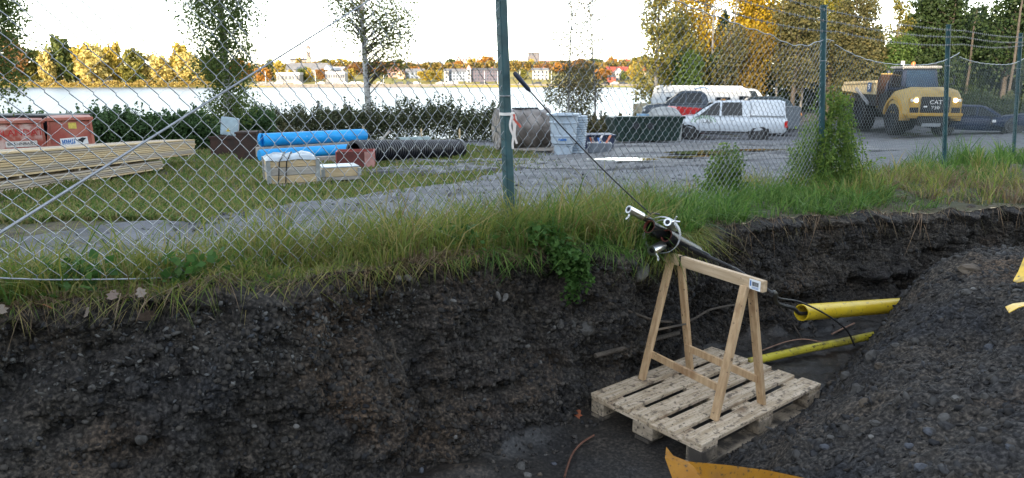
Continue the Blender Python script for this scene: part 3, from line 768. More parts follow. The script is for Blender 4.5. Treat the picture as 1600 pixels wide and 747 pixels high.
# grey ring strap around everything
ring = []
cc = lp(1034, 367, -.01)
ux = Vector((.87, -.46, .22)).normalized(); uy = Vector((-.12, .0, -1)); uy = (uy - ux * uy.dot(ux)).normalized()
for k in range(37):
    a = 2 * math.pi * k / 36; ring.append(cc + ux * math.cos(a) * .112 + uy * math.sin(a) * .110)
m = MB()
wdir = dirb.normalized()
for p, q in zip(ring[:-1], ring[1:]):
    rad = ((p + q) / 2 - cc).normalized(); m.bar(p, q, .036, .0032, rad)
m.build('ring_strap', GREYB, pull)
m = MB()
for p, q in zip(ring[22:34], ring[23:35]):
    rad = ((p + q) / 2 - cc).normalized(); m.bar(p * .9 + wdir * .02, q * .9 + wdir * .02, .022, .003, rad)
m.build('ring_strap', GREYB, pull)
# lower sleeve, its steel band and the black cable leaving along the beam
MB().tube([lp(1022, 390, -.02), lp(1050, 389, .02), lp(1073, 384, .05)], [.020, .026, .026], 18).build('sleeve', BLK, pull, smooth=True)
MB().tube([lp(1070, 385, .045), lp(1073, 384, .052)], .0285, 18).build('steel_band', STEEL, pull, smooth=True)
bl = Vector((saw.location.x, saw.location.y, PT))
RZ = Matrix.Rotation(hd, 3, 'Z')
def sw_(x, y, z): return bl + RZ @ Vector((x, y, z)) - c0
MB().tube([lp(1071, 385, .05), lp(1100, 398, .03), lp(1108, 402, .02)], [.023, .021, .018], 16).build('sleeve', BLK, pull, smooth=True)
cab = [lp(1104, 400, .02), lp(1140, 416, -.1), sw_(bx1 - .25, .045, HS + .0), sw_(bx1 - .08, .05, HS - .045), sw_(bx1 + .01, .05, HS - .075)]
MB().tube(cab, [.012, .009, .012, .011, .011], 10).build('cable', BLKR, pull, smooth=True)
# the pull line running from the post down to the clamps
line = thing('pull_line', 'taut black line from the middle fence post down to the pipe clamps', 'cable', (0, 0, 0))
sA2, zA2 = fence_pt(803, 113, .05); xa, ya = XY(sA2, .05); top_ = Vector((xa, ya, zA2)); bot_ = c0 + lp(1017, 335, -.02)
line.location = bot_
v0 = top_ - bot_
u_ = lambda t: v0 * t - Vector((0, 0, .05 * 4 * t * (1 - t) * .6))
MB().tube([u_(t) for t in np.linspace(0, .9, 14)], .0042, 8).build('cable', BLKR, line, smooth=True)
MB().tube([u_(.885), u_(.9), u_(.99), u_(1.0)], [.006, .0135, .0135, .009], 12).build('end_sleeve', M('dark_blue_sleeve', (.012, .018, .04), .4), line, smooth=True)
for k, (a, b) in enumerate([(0.0, .06), (.06, .11)]):
    pass
MB().tube([lp(1015, 338, .0) + c0 - bot_, lp(1020, 333, .0) + c0 - bot_, lp(1030, 335, .03) + c0 - bot_], .006, 8).build('hook', BLKR, line, smooth=True)

# ------------------------------------------------------------------ yellow pipes, cables and sheets in the trench
YEL = M('yellow_pipe', (.60, .41, .018), .42, .1, 5, .05, 40, col2=(.68, .50, .03), dirt=[(5, .55, .75, (.36, .25, .04)), (30, .60, .72, (.12, .09, .04))])
YEL2 = M('yellow_green_pipe', (.45, .39, .03), .45, .12, 6, .05, 40, col2=(.54, .47, .05), dirt=[(7, .52, .70, (.22, .18, .05)), (36, .58, .70, (.07, .06, .035))])
pA = Vector(aty(1252, 488.5, 4.62)); pB = Vector(aty(1440, 474.5, 5.42))
yp = thing('yellow_pipe', 'thick yellow duct pipe with an open end sticking out of the spoil heap', 'pipe', pA)
MB().pipe((0, 0, 0), pB - pA, .057, .051, 32).build('tube', YEL, yp, smooth=True)
qA = Vector(atz(1192, 561, FLOOR + .05)); qB = Vector(atz(1374, 522, FLOOR + .07))
yq = thing('yellow_pipe', 'thin yellow green gas pipe with fine print lying on the trench floor', 'pipe', qA)
dq = (qB - qA)
MB().tube([dq * -.12, dq * .3 + Vector((0, 0, .006)), dq * .7, dq * 1.03], .029, 20).build('tube', YEL2, yq, smooth=True)
ang = math.atan2(dq.y, dq.x)
mid_ = dq * .45 + Vector((.022 * math.sin(ang), -.022 * math.cos(ang), .0265)) * 1.0
text('GAS PE 63 SDR 11', .016, INK, yq, mid_, (.6, 0, ang), 'print', .0006, 1.3)
def cable(name, label, cat, pts, r, mat, n=8):
    c = Vector(pts[0]); 
    P = [Vector(p) for p in pts]; fine = []
    for i in range(len(P) - 1):
        a, b, cc_, d = P[max(i - 1, 0)], P[i], P[i + 1], P[min(i + 2, len(P) - 1)]
        for t in np.linspace(0, 1, 8, endpoint=False):
            fine.append(.5 * ((2 * b) + (cc_ - a) * t + (2 * a - 5 * b + 4 * cc_ - d) * t * t + (3 * b - a - 3 * cc_ + d) * t ** 3))
    fine.append(P[-1])
    o = MB().tube([p - c for p in fine], r, n).build(name, mat, None, True); o.location = c
    return tag(o, label, cat)
e1w = bl + RZ @ Vector((bx1, .05, HS - .075))
cable('black_cable', 'black cable sagging from the sawhorse beam into the yellow duct pipe', 'cable', [e1w, e1w + Vector((.06, .10, -.03)), Vector(aty(1215, 474, 4.3)), Vector(aty(1240, 482, 4.5)), pA + Vector((-.01, -.02, .0)), pA + (pB - pA) * .15], .0135, BLKR)
cable('black_cable', 'thin black cable arching over the yellow duct and down to the thin pipe', 'cable', [e1w + Vector((0, .02, .01)), Vector(aty(1218, 466, 4.25)), Vector(aty(1250, 472, 4.5)), Vector(aty(1290, 491, 4.62)), Vector(aty(1322, 515, 4.75)), Vector(aty(1335, 540, 4.78))], .0062, BLKR)
ROOT = M('root_bark', (.075, .062, .05), .9, .3, 14, .5, 60)
ROOTP = M('pink_root', (.28, .17, .12), .8, .2, 14)
def wp(u, v, k=0.985):                               # point just in front of the trench wall under a pixel
    r = ray(u, v); best = None
    for d in np.arange(2.5, 8, .01):
        p = r * d; s, n = SN(p[0], p[1])
        zt = float(gz(*XY(s, edge_n(s))))
        f = np.clip((zt - p[2]) / (zt - FLOOR), 0, 1); nw = edge_n(s) + (foot_n(s) - edge_n(s)) * np.interp(f, [0, .3, .6, .85, 1], [0, .16, .42, .72, 1.0])
        if n < nw or p[2] < heap_z(s, n, False): return Vector(p * k)
    return Vector(r * 5)
cable('root', 'long brown root hanging across the trench wall behind the sawhorse', 'root', [wp(952, 473), wp(985, 487), wp(1020, 500, .97), wp(1050, 503, .96), wp(1080, 500, .965), wp(1110, 484, .975), wp(1150, 476)], .0085, ROOT)
cable('root', 'thick rotten root sticking out low in the wall left of the sawhorse', 'root', [wp(930, 556), wp(960, 548, .975), wp(990, 540, .97), wp(1030, 528, .975), wp(1060, 520)], .016, ROOT)
cable('root', 'thin pale root lying in front of the thin yellow pipe', 'root', [wp(1190, 548), wp(1225, 535), wp(1255, 530), wp(1285, 535)], .005, ROOTP)
cable('root', 'short pink root end beside the thick yellow duct', 'root', [wp(1300, 522), wp(1318, 513), wp(1335, 505)], .007, ROOTP)
cable('root', 'reddish root curving over the mud left of the pallet', 'root', [wp(882, 745), wp(893, 712), wp(908, 693), wp(928, 680)], .006, M('red_root', (.12, .055, .035), .8, .2))
cable('root', 'thin twisted root hanging from the trench wall on the left of the hollow', 'root', [wp(612, 530), wp(617, 548), wp(618, 556), wp(626, 567)], .005, ROOT)
cable('root', 'dark root hanging behind the end of the thick yellow duct', 'root', [wp(1218, 478), wp(1235, 500), wp(1252, 528)], .006, ROOT)
# orange sheet along the bottom edge
OR = M('orange_sheet', (.33, .14, .012), .45, .25, 6, .2, 30, col2=(.42, .20, .02), dirt=[(6, .5, .7, (.24, .11, .03)), (40, .58, .7, (.07, .05, .03))])
def ribbon(name, label, cat, rows, mat, th=.004):
    c = Vector(rows[0][0]); m = MB(); k = len(rows[0])
    V = [Vector(p) - c for r in rows for p in r]; n = len(rows)
    dn = Vector((0, .0, -th))
    m.add(V + [p + dn for p in V], [(i * k + j, i * k + j + 1, (i + 1) * k + j + 1, (i + 1) * k + j) for i in range(n - 1) for j in range(k - 1)] + [(n * k + i * k + j, n * k + (i + 1) * k + j, n * k + (i + 1) * k + j + 1, n * k + i * k + j + 1) for i in range(n - 1) for j in range(k - 1)] + [(i * k + e, (i + 1) * k + e, n * k + (i + 1) * k + e, n * k + i * k + e) for i in range(n - 1) for e in (0, k - 1)])
    o = m.build(name, mat, None, True); o.location = c; return tag(o, label, cat)
ribbon('orange_sheet', 'orange plastic sheet curling over the mud in front of the pallet', 'sheet',
       [[aty(1041, 698, 3.26), aty(1039, 715, 3.16), aty(1050, 745, 3.05), aty(1055, 790, 2.9)],
        [aty(1052, 712, 3.19), aty(1060, 724, 3.10), aty(1075, 750, 3.0), aty(1080, 795, 2.85)],
        [aty(1075, 721, 3.13), aty(1085, 730, 3.06), aty(1100, 755, 2.98), aty(1110, 800, 2.8)],
        [aty(1140, 727, 2.92), aty(1145, 737, 2.88), aty(1150, 760, 2.82), aty(1160, 800, 2.7)],
        [aty(1200, 735, 2.66), aty(1202, 744, 2.63), aty(1204, 765, 2.58), aty(1210, 800, 2.5)],
        [aty(1262, 748, 2.42), aty(1262, 756, 2.40), aty(1264, 775, 2.36), aty(1270, 800, 2.3)]], OR)
YS = M('yellow_hose', (.66, .40, .015), .4, .12, 8, .05, 40, col2=(.72, .48, .03), dirt=[(8, .55, .7, (.32, .20, .03)), (45, .6, .7, (.08, .06, .03))])
ribbon('yellow_hose', 'flat yellow hose leaning up at the right end of the spoil heap', 'hose',
       [[aty(1583, 438, 3.35), aty(1590, 441, 3.30)], [aty(1591, 424, 3.38), aty(1612, 436, 3.26)], [aty(1600, 402, 3.44), aty(1640, 415, 3.3)], [aty(1640, 380, 3.5), aty(1680, 400, 3.4)]], YS)
ribbon('yellow_hose', 'end of a flat yellow hose lying on the spoil heap below the other', 'hose',
       [[aty(1571, 479, 3.28), aty(1577, 488, 3.22)], [aty(1583, 474, 3.3), aty(1592, 480, 3.22)], [aty(1600, 472, 3.3), aty(1612, 474, 3.22)], [aty(1650, 478, 3.3), aty(1660, 484, 3.22)]], YS)

# ------------------------------------------------------------------ single stones
STONES = [M('stone_grey', (.07, .067, .063), .85, .25, 9, .5, 40, dirt=[(16, .5, .62, (.03, .027, .024))]), M('stone_pale', (.13, .125, .118), .8, .2, 9, .4, 40, dirt=[(16, .54, .64, (.04, .036, .03))]), M('stone_brown', (.10, .08, .06), .85, .25, 9, .5, 40, dirt=[(16, .5, .62, (.035, .03, .025))]), M('stone_blue', (.055, .06, .072), .7, .25, 9, .4, 40, dirt=[(16, .54, .64, (.03, .028, .026))])]
def stone(u, v, wpx, hpx, mat, parent, k=.992, tilt=0.0, seed=0):
    r = random.Random(seed * 31 + u); import bmesh
    P = wp(u, v, k) if parent is not heap_o else None
    if P is None:
        rr = ray(u, v)
        for d in np.arange(1.2, 8, .004):
            p = rr * d; s, n = SN(p[0], p[1])
            if p[2] < heap_z(s, n): break
        P = Vector(p)
    dep = P.y * CP - P.z * SP
    a, b = wpx / 2 / F * dep * 1.1, hpx / 2 / F * dep * 1.1; tilt = tilt + r.uniform(-.35, .35)
    bm = bmesh.new(); bmesh.ops.create_icosphere(bm, subdivisions=2, radius=1)
    for q in bm.verts:
        c = q.co; f = 1 + .30 * float(vnoise(c.x * 1.5 + seed * 7, c.y * 1.5, c.z * 1.5, 5)) + .10 * float(vnoise(c.x * 4 + seed, c.y * 4, c.z * 4, 6))
        q.co = Vector((c.x * a * f, c.y * (a + b) * .5 * f, c.z * b * f))
    me = bpy.data.meshes.new('stone'); bm.to_mesh(me); bm.free(); me.materials.append(STONES[mat])
    return link('stone', me, parent, P, (0, tilt, 0))
for k, a in enumerate([(1001, 424, 21, 33, 1, .25), (915, 512, 30, 22, 0, .5), (893, 508, 12, 16, 0, 0), (876, 507, 12, 15, 0, 0), (931, 421, 12, 11, 1, 0), (919, 424, 9, 12, 0, 0), (931, 451, 9, 7, 1, 0), (1076, 440, 16, 14, 0, 0), (955, 440, 14, 18, 0, 0), (930, 465, 12, 10, 0, .3),
                       (622, 435, 9, 9, 1, 0), (637, 434, 12, 9, 1, .3), (708, 470, 10, 5, 1, 0), (789, 465, 8, 14, 1, .5), (779, 463, 6, 13, 1, -.4), (483, 481, 12, 9, 1, 0), (485, 497, 13, 9, 0, 0), (410, 503, 10, 9, 1, 0), (418, 499, 9, 7, 1, 0), (461, 478, 12, 9, 0, .4), (508, 500, 7, 12, 1, .3), (455, 474, 11, 8, 0, 0),
                       (397, 602, 10, 11, 3, 0), (397, 666, 8, 5, 1, 0), (463, 666, 9, 7, 1, 0), (247, 543, 13, 11, 0, .5), (444, 687, 10, 9, 0, 0), (221, 686, 18, 16, 0, 0), (729, 580, 6, 7, 1, 0), (825, 541, 8, 5, 1, 0), (1300, 502, 20, 14, 3, 0), (1390, 452, 12, 16, 0, .3), (1390, 436, 8, 10, 0, 0),
                       (813, 731, 18, 18, 0, 0), (825, 744, 15, 9, 1, .3), (840, 704, 9, 6, 1, .4), (856, 703, 5, 5, 1, 0), (853, 712, 9, 7, 0, 0), (714, 732, 8, 8, 1, 0), (659, 735, 7, 9, 3, 0), (712, 683, 6, 7, 1, 0), (756, 741, 16, 10, 2, 0), (740, 730, 9, 9, 0, 0), (866, 726, 10, 7, 3, 0), (843, 742, 9, 8, 2, 0)]):
    u, v, a1, b1, mt, tl = a
    stone(u, v, a1, b1, mt, wall if v < 690 or u < 700 else floor_o, 1.002, tl, k)
for k, a in enumerate([(1517, 422, 34, 17, 2, .2), (1549, 379, 20, 10, 1, 0), (1564, 384, 18, 10, 1, 0), (1513, 386, 16, 8, 1, .3), (1556, 432, 10, 9, 0, 0), (1511, 457, 15, 10, 0, 0), (1494, 622, 15, 9, 1, 0), (1546, 545, 12, 16, 3, .4), (1362, 558, 18, 20, 0, 0), (1374, 573, 16, 14, 2, 0), (1322, 590, 20, 18, 0, 0), (1301, 600, 15, 12, 2, 0), (1341, 612, 20, 22, 0, .3), (1350, 630, 15, 16, 2, 0),
                       (1455, 675, 22, 14, 3, .2), (1476, 655, 14, 22, 0, .6), (1290, 700, 16, 10, 3, 0), (1283, 690, 14, 8, 0, 0), (1420, 697, 14, 10, 3, 0), (1370, 661, 20, 9, 0, .3), (1300, 686, 18, 9, 0, 0), (1440, 732, 22, 12, 3, .1), (1362, 683, 10, 7, 1, 0), (1250, 722, 12, 8, 0, 0), (1470, 395, 10, 8, 1, 0), (1495, 402, 12, 7, 0, 0), (1545, 400, 16, 7, 0, .3), (1500, 393, 9, 9, 1, 0), (1590, 455, 14, 8, 0, 0), (1400, 540, 14, 9, 0, 0), (1540, 620, 14, 10, 0, .4), (1580, 700, 18, 10, 3, 0), (1180, 735, 10, 6, 0, 0), (1521, 452, 9, 6, 1, 0)]):
    u, v, a1, b1, mt, tl = a
    stone(u, v, a1, b1, mt, heap_o, 1, tl, 100 + k)

# ------------------------------------------------------------------ grass on the bank
GRASSG = MLEAF('green_grass', [(.035, .09, .018), (.08, .18, .03), (.14, .25, .045), (.045, .11, .028), (.20, .28, .07), (.10, .20, .05)], .45)
GRASSY = MLEAF('yellowing_grass', [(.06, .12, .025), (.17, .22, .045), (.28, .27, .06), (.09, .16, .03), (.38, .30, .13), (.14, .21, .04), (.22, .15, .07)], .45)
STRAW = MLEAF('dry_straw', [(.15, .10, .06), (.22, .15, .09), (.09, .058, .04), (.28, .21, .13), (.10, .11, .035)], .25)
def bank(name, label, k, s0, s1, n0, n1, h0, h1, wd, mat, seed, dens=None, droop=(.15, .5), lean=.45, bias=0.0, hf=None):
    r = np.random.default_rng(seed)
    k = int(k * .62); nt_k = max(20, k // 26)
    ts = r.uniform(s0, s1, nt_k); tn = edge_n(ts) - r.uniform(n0, n1, nt_k); th = r.uniform(.55, 1.25, nt_k) ** 1.2
    ti = r.integers(0, nt_k, k); off = r.normal(size=(k, 2)) * .032
    s = ts[ti] + off[:, 0]; n = tn[ti] + off[:, 1]; e = edge_n(s)
    cl = vnoise(s * 2.2, n * 2.2, seed) + .6 * vnoise(s * 6, n * 6, seed)
    keep = (cl > r.uniform(-1.3, .45, k)) & (n < e - .005)
    if dens is not None: keep &= r.random(k) < dens(s, n)
    s, n, e, cl, ti, off = s[keep], n[keep], e[keep], cl[keep], ti[keep], off[keep]; m = len(s)
    x, y = XY(s, n); z = gsurf(x, y) - .01
    h = (h0 + (h1 - h0) * r.random(m) ** 1.3) * (1 + .3 * cl) * th[ti] * (1 if hf is None else hf(s, n))
    h = h * np.where(s < -.9, np.clip(1.0 - (n + .02) * 9 * sstep(-.9, -1.6, s), .28, 1), 1)
    ox, oy = off[:, 0] * D[0] + off[:, 1] * N[0], off[:, 0] * D[1] + off[:, 1] * N[1]
    a = np.arctan2(oy, ox) + r.normal(0, .7, m); l = r.uniform(.1, lean, m) * (.5 + np.hypot(ox, oy) / .05)
    L = np.stack([np.cos(a) * l + N[0] * bias, np.sin(a) * l + N[1] * bias, np.zeros(m)], -1)
    o = link(name, blades(np.stack([x, y, z], -1), h, r.uniform(.6, 1.4, m) * wd * 1.15, L, r.uniform(*droop, m), r.uniform(-.9, .9, m), mat, name))
    return tag(o, label, 'grass', kind='stuff')
fn = lambda s: np.clip(.25 + .75 * np.abs(s) * 0, 0, 1)
bank('tall_grass', 'tall yellowing grass along the foot of the fence', 30000, -3.2, .5, .0, .85, .07, .42, .0046, GRASSY, 201, None, (.1, .8), .8)
bank('tall_grass', 'green grass along the left end of the bank', 10000, -3.3, -1.4, .0, .75, .10, .30, .005, GRASSG, 202, lambda s, n: np.where(s < -2, 1, .4), (.1, .8), .8)
bank('tall_grass', 'long lush green grass on the bank behind the sawhorse', 24000, -.3, 4.4, .0, .95, .07, .36, .006, GRASSG, 203, None, (.2, .95), .95, .12)
bank('tall_grass', 'yellowing grass around the middle post', 12000, -1.2, 1.6, .1, .9, .10, .38, .005, GRASSY, 204, None, (.1, .8), .8)
bank('tall_grass', 'green grass on the bank below the right fence posts', 26000, 6.5, 14, .4, 3.4, .15, .48, .010, GRASSG, 205, lambda s, n: np.where(n < .5, 1, .25), hf=lambda s, n: np.where(s > 8.3, 1.25, .6))
bank('tall_grass', 'yellow green grass between the climbing weeds and the posts', 20000, 3.6, 9.5, .2, 2.4, .10, .34, .008, GRASSY, 206, lambda s, n: np.where(n < .6, 1, .3))
bank('dry_grass', 'brown dry grass below the second and third right posts', 12000, 4.4, 9.0, .25, 1.9, .10, .36, .006, STRAW, 207, lambda s, n: np.where(s > 5.5, .8, .5), (.3, .8), .8)
bank('dry_grass', 'dry brown straw hanging over the left edge of the trench', 16000, -3.2, .1, -.05, .26, .04, .17, .004, STRAW, 208, None, (.6, 1.3), .9, .25)
bank('dry_grass', 'flattened pale grass on the edge at the right', 9000, 3.0, 8.0, -.02, .7, .04, .10, .007, MLEAF('pale_grass', [(.07, .10, .035), (.13, .13, .06), (.06, .09, .03)], .3), 209, None, (.6, 1.2), .9, .1)
bank('verge_grass', 'short grass between the bank and the gravel road', 16000, -4, 9, .7, 1.9, .04, .13, .007, GRASSY, 210)
# tussocks hanging over the edge
def hang(k, s0, s1, ln, mat, seed, label, wd=.006, drop=(1.1, 1.9), dn=0.0):
    r = np.random.default_rng(seed); s = r.uniform(s0, s1, k); n = edge_n(s) + r.uniform(-.12, .03, k) + dn; x, y = XY(s, n); z = gsurf(x, y) - r.uniform(0, .02, k)
    h = r.uniform(.25, 1.1, k) * ln * (1 + .6 * vnoise(s * 9, .3, 0, seed)); a = r.normal(0, 1.5, k); o_ = r.uniform(.1, 1.0, k)
    L = np.stack([N[0] * o_ + D[0] * a * .6, N[1] * o_ + D[1] * a * .6, np.zeros(k)], -1)
    return tag(link('hanging_grass', blades(np.stack([x, y, z], -1), h, r.uniform(.7, 1.3, k) * wd, L, r.uniform(*drop, k), r.uniform(-.9, .9, k), mat, 'hanging_grass')), label, 'grass', kind='stuff')
hang(160, .0, .4, .15, GRASSG, 301, 'green grass hanging down the trench wall below the middle post', .007, (1.2, 2.2))
hang(700, .7, 1.35, .26, GRASSY, 302, 'drooping grass over the edge beside the pipe bundle')
hang(900, -.7, 1.1, .15, GRASSG, 303, 'short green grass curling over the trench edge')
hang(1500, -3.1, -.1, .15, STRAW, 307, 'dead straw hanging over the left trench edge', .004, (.7, 1.8))
hang(1300, -3.1, -.4, .13, GRASSY, 304, 'grass curling over the left trench edge', .005)
hang(420, 1.2, 4.0, .20, STRAW, 305, 'straw and roots hanging from the far trench edge', .005, (1.4, 2.4))
hang(350, 3.0, 7.0, .22, STRAW, 306, 'dead roots hanging from the right trench edge', .006, (1.4, 2.4))

# ------------------------------------------------------------------ things standing in the yard
def frame_at(u, y, dz=0.0):
    return Vector(gplace(u, y, dz))
RUST = M('faded_red_paint', (.30, .065, .05), .6, .2, 2.5, .1, 30, col2=(.44, .17, .12))
RUSTW = M('worn_red_white_paint', (.40, .10, .07), .65, .2, 5, .1, 30, col2=(.62, .45, .40), contrast=(.42, .62))
DARKM = M('dark_steel', (.022, .025, .032), .6, .3, 4, .1, 40)
RUSTB = M('rusty_steel', (.055, .027, .018), .85, .3, 6, .3, 40, col2=(.028, .021, .019))
REDTXT = M('red_spray', (.50, .03, .03), .6)
WHITEP = M('white_paint', (.74, .74, .74), .45, .05, 5)
def tip_bin(label, u, y, rz, w_, h_, front, kind):
    b = frame_at(u, y, .0); t = thing('tipping_container', label, 'container', b, rz, 'red tipping containers by the hedge')
    # front faces -y; walls lean outwards to the top
    prof = [(0, .12), (.85, .12), (1.15, h_ * .55), (1.15, h_), (-.08, h_)]
    outer = MB()
    outer.prism([(-w_ / 2 - .04, .12), (w_ / 2, .12), (w_ / 2 - .03, h_), (-w_ / 2 + .06, h_)], 0, .03)
    outer.build('front_panel', front, t, bevel=.006, seg=1)
    m = MB()
    for sx in (-1, 1):
        x = sx * (w_ / 2 - .03)
        m.prism([(x - .015, .0), (x + .015, .0), (x + .015, .001), (x - .015, .001)], 0, .001)
    m2 = MB(); m2.prism([(.03, .14), (.9, .14), (1.2, h_ * .6), (1.2, h_), (.03, h_)], -w_ / 2 + .05, w_ / 2 - .02, 'X'); m2.build('body', RUST if kind else DARKM, t, bevel=.006, seg=1)
    MB().box((0, .0, h_ - .035), (w_ + .02, .09, .07)).build('rim', RUST, t, bevel=.008, seg=1)
    for sx in (-1, 1): MB().prism([(sx * w_ * .46 - .03 - (sx < 0) * .01, .12), (sx * w_ * .46 + .03, .12), (sx * w_ * .46 + .03 - .02, h_ - .07), (sx * w_ * .46 - .03 + (sx < 0) * .07, h_ - .07)], -.03, -.001).build('side_rib', RUST, t)
    for sx in (-.3, .3): MB().box((sx, .45, .06), (.14, .9, .12)).build('fork_pocket', DARKM, t)
    return t
t = tip_bin('worn red container with red hand-painted word and white paint patch', 36, 15.6, .60, .98, .86, RUSTW, 1)
text('BLANDAT', .20, REDTXT, t, (.02, -.004, .58), (math.pi / 2, 0, 0), 'lettering', .002, .95)
MB().box((.02, -.004, .34), (.58, .004, .13)).build('paint_patch', M('chalky_white', (.55, .50, .46), .8, .3, 12, col2=(.75, .72, .68)), t)
text('BRÄNNBART', .09, DARKM, t, (.02, -.009, .34), (math.pi / 2, 0, 0), 'lettering', .001, 1.0)
t = tip_bin('red container with white torn plate and small yellow sticker', 116, 15.6, .56, .90, .92, RUST, 1)
p_ = MB().box((0, 0, 0), (.52, .004, .16)).build('plate', WHITEP, t, loc=(.05, -.004, .40), rot=(0, -.06, 0))
mb = MB(); r_ = random.Random(9); x = -.22
for k in range(7): mb.box((x, -.004, .0), (.022, .002, .10)); mb.box((x + .015, -.004, r_.choice([-.04, 0, .04])), (.03, .002, .02)); x += .037
mb.build('blue_print', BLUEINK, p_)
mb = MB(); mb.prism([(.04, .01), (.16, .07), (.24, .05), (.18, .0), (.15, -.05), (.11, -.01)], -.008, -.004); mb.build('torn_patch', DARKM, p_)
MB().box((0, 0, 0), (.15, .004, .13)).build('sticker', M('yellow_sticker', (.60, .48, .10), .6, .15, 30), t, loc=(.05, -.004, .74))
for u, lab in ((-6, 'dark grey bin half hidden behind the left red container'), (78, 'dark grey bin standing between the two red containers')):
    b = frame_at(u, 16.6); t = thing('steel_bin', lab, 'container', b)
    MB().prism([(-.5, .05), (.5, .05), (.55, .95), (-.55, .95)], 0, .9).build('body', DARKM, t, bevel=.01); MB().box((0, .45, .95), (1.16, .98, .05)).build('rim', DARKM, t)
# timber packs: each board is a piece
BOARDS = [M('sawn_board', (.33, .255, .16), .75, .2, 3, .3, 40, col2=(.50, .41, .28), stretch=(1.0, 10, 10)), M('sawn_board_grey', (.26, .22, .17), .8, .2, 3, .3, 40, col2=(.40, .34, .28), stretch=(1.0, 10, 10)), M('sawn_board_yellow', (.42, .30, .16), .75, .2, 3, .3, 40, col2=(.54, .42, .25), stretch=(1.0, 10, 10))]
pa, pb_ = gplace(2, 7.6), gplace(305, 13.4)
pa = pa + (pa - pb_) * .25
dv = Vector(pb_) - Vector(pa); Ln = dv.length; hz = math.atan2(dv.y, dv.x); pit = -math.asin(dv.z / Ln)
me_b = MB().box((0, 0, 0), (1, .118, .0225)).mesh('board', None, False, .003, 1)
def pack(label, x0, x1, rows, cols, z0, yoff, grp):
    t = thing('timber_stack', label, 'timber', pa, 0, grp, (0, pit, hz))
    r = random.Random(int(z0 * 1000) + 5)
    bmesh_by_mat = []
    for mt in BOARDS:
        mm = me_b.copy(); mm.materials.append(mt); bmesh_by_mat.append(mm)
    for i in range(rows):
        for j in range(cols):
            L_ = (x1 - x0) - r.random() * .12
            o = link('board', r.choice(bmesh_by_mat), t, (x0 + (x1 - x0) / 2 + r.uniform(-.05, .05), yoff + j * .123 + r.uniform(-.007, .007), z0 + i * .0282 + r.uniform(-.001, .001))); o.scale = (L_, 1, 1)
    return t
t1 = pack('long low pack of sawn boards lying on bearers under the taller pack', 0, Ln - 1.6, 5, 5, .055, .0, 'packs of sawn boards')
for x in np.linspace(.5, Ln - 1.9, 5): MB().box((x, .25, .02), (.09, .62, .045)).build('bearer', RUSTB, t1)
t2 = pack('tall pack of long pale sawn boards on top by the red containers', .1, Ln, 10, 5, .228, .02, 'packs of sawn boards')
for x in np.linspace(.5, Ln - .4, 6): MB().box((x, .25, .203), (.05, .58, .026)).build('spacer', BOARDS[1], t2)
for x in (1.2, 3.4, 6.0):
    pass
# cabinet tilted on a rusty bin
b = frame_at(375, 17.2); t = thing('rusty_bin', 'rusty dark open bin below the tilted pale cabinet', 'container', b, -.1)
m = MB(); w_, dp, h_ = .95, .9, .50
for c, s in (((-w_ / 2, 0, h_ / 2), (.03, dp, h_)), ((w_ / 2, 0, h_ / 2), (.03, dp, h_)), ((0, dp / 2, h_ / 2), (w_ - .03, .03, h_)), ((0, -dp / 2, h_ / 2), (w_ - .03, .03, h_)), ((0, 0, .03), (w_ - .03, dp - .03, .04))): m.box(c, s)
m.build('body', RUSTB, t); MB().box((0, -dp / 2, h_ - .02), (w_ + .06, .07, .05)).build('rim', RUSTB, t)
CABM = M('pale_blue_cabinet', (.36, .46, .52), .5, .1, 8)
b2 = b + Vector((-.22, .0, h_)); t = thing('electric_cabinet', 'pale blue grey cabinet with yellow warning triangle tilted on a rusty bin', 'cabinet', b2, 0, None, (0, .14, .35))
MB().box((0, 0, .22), (.40, .24, .42)).build('body', CABM, t, bevel=.01); MB().box((.0, -.124, .22), (.34, .012, .36)).build('door', CABM, t, bevel=.004)
MB().prism([(-.07, .10), (.03, .10), (-.02, .19)], -.14, -.132).build('warning_sign', M('warning_yellow', (.60, .45, .02), .5), t)
MB().box((.205, .0, .23), (.012, .2, .34)).build('side_plate', M('pale_pink_plate', (.55, .46, .44), .6), t)
# blue pipes with timber between
BLUE = M('blue_wrapped_pipe', (.012, .30, .68), .4, .12, 3, .1, 20)
GREYW = M('grey_timber', (.30, .27, .24), .85, .25, 4, .3, 30)
def yard_tube(name, label, u0, y0, v0, u1, y1, v1, r, mat, cat, grp=None, hollow=None, n=20):
    p, q = Vector(aty(u0, v0, y0)), Vector(aty(u1, v1, y1)); t = thing(name, label, cat, p, 0, grp)
    d = q - p
    if hollow: MB().pipe((0, 0, 0), d, r, hollow, n).build('tube', mat, t, True)
    else: MB().tube([(0, 0, 0), d * .02, d * .98, d], [r * .9, r, r, r * .9], n).build('tube', mat, t, True)
    return t, d
t, d = yard_tube('blue_pipe', 'upper blue wrapped pipe lying on grey timber beside the birch trunk', 410, 14.2, 219, 571, 15.6, 211, .135, BLUE, 'pipe', 'blue wrapped pipes')
for k in (.22, .42): MB().box(d * k + Vector((0, -.14, .03)), (.05, .012, .05)).build('label_sticker', WHITEP, t)
MB().tube([d * .0 + Vector((-.05, 0, 0)), d * .0], .136, 20).build('end_cap', BLUE, t, True)
t, d = yard_tube('blue_pipe', 'lower blue wrapped pipe lying behind the wooden crate', 405, 13.6, 243, 600, 15.4, 230, .115, BLUE, 'pipe', 'blue wrapped pipes')
MB().box(d * .75 + Vector((0, -.118, .02)), (.04, .012, .04)).build('label_sticker', WHITEP, t)
p, q = Vector(aty(402, 238, 14.1)), Vector(aty(570, 227, 15.5)); t = thing('timber_beam', 'weathered grey beam lying between the two blue pipes', 'timber', p)
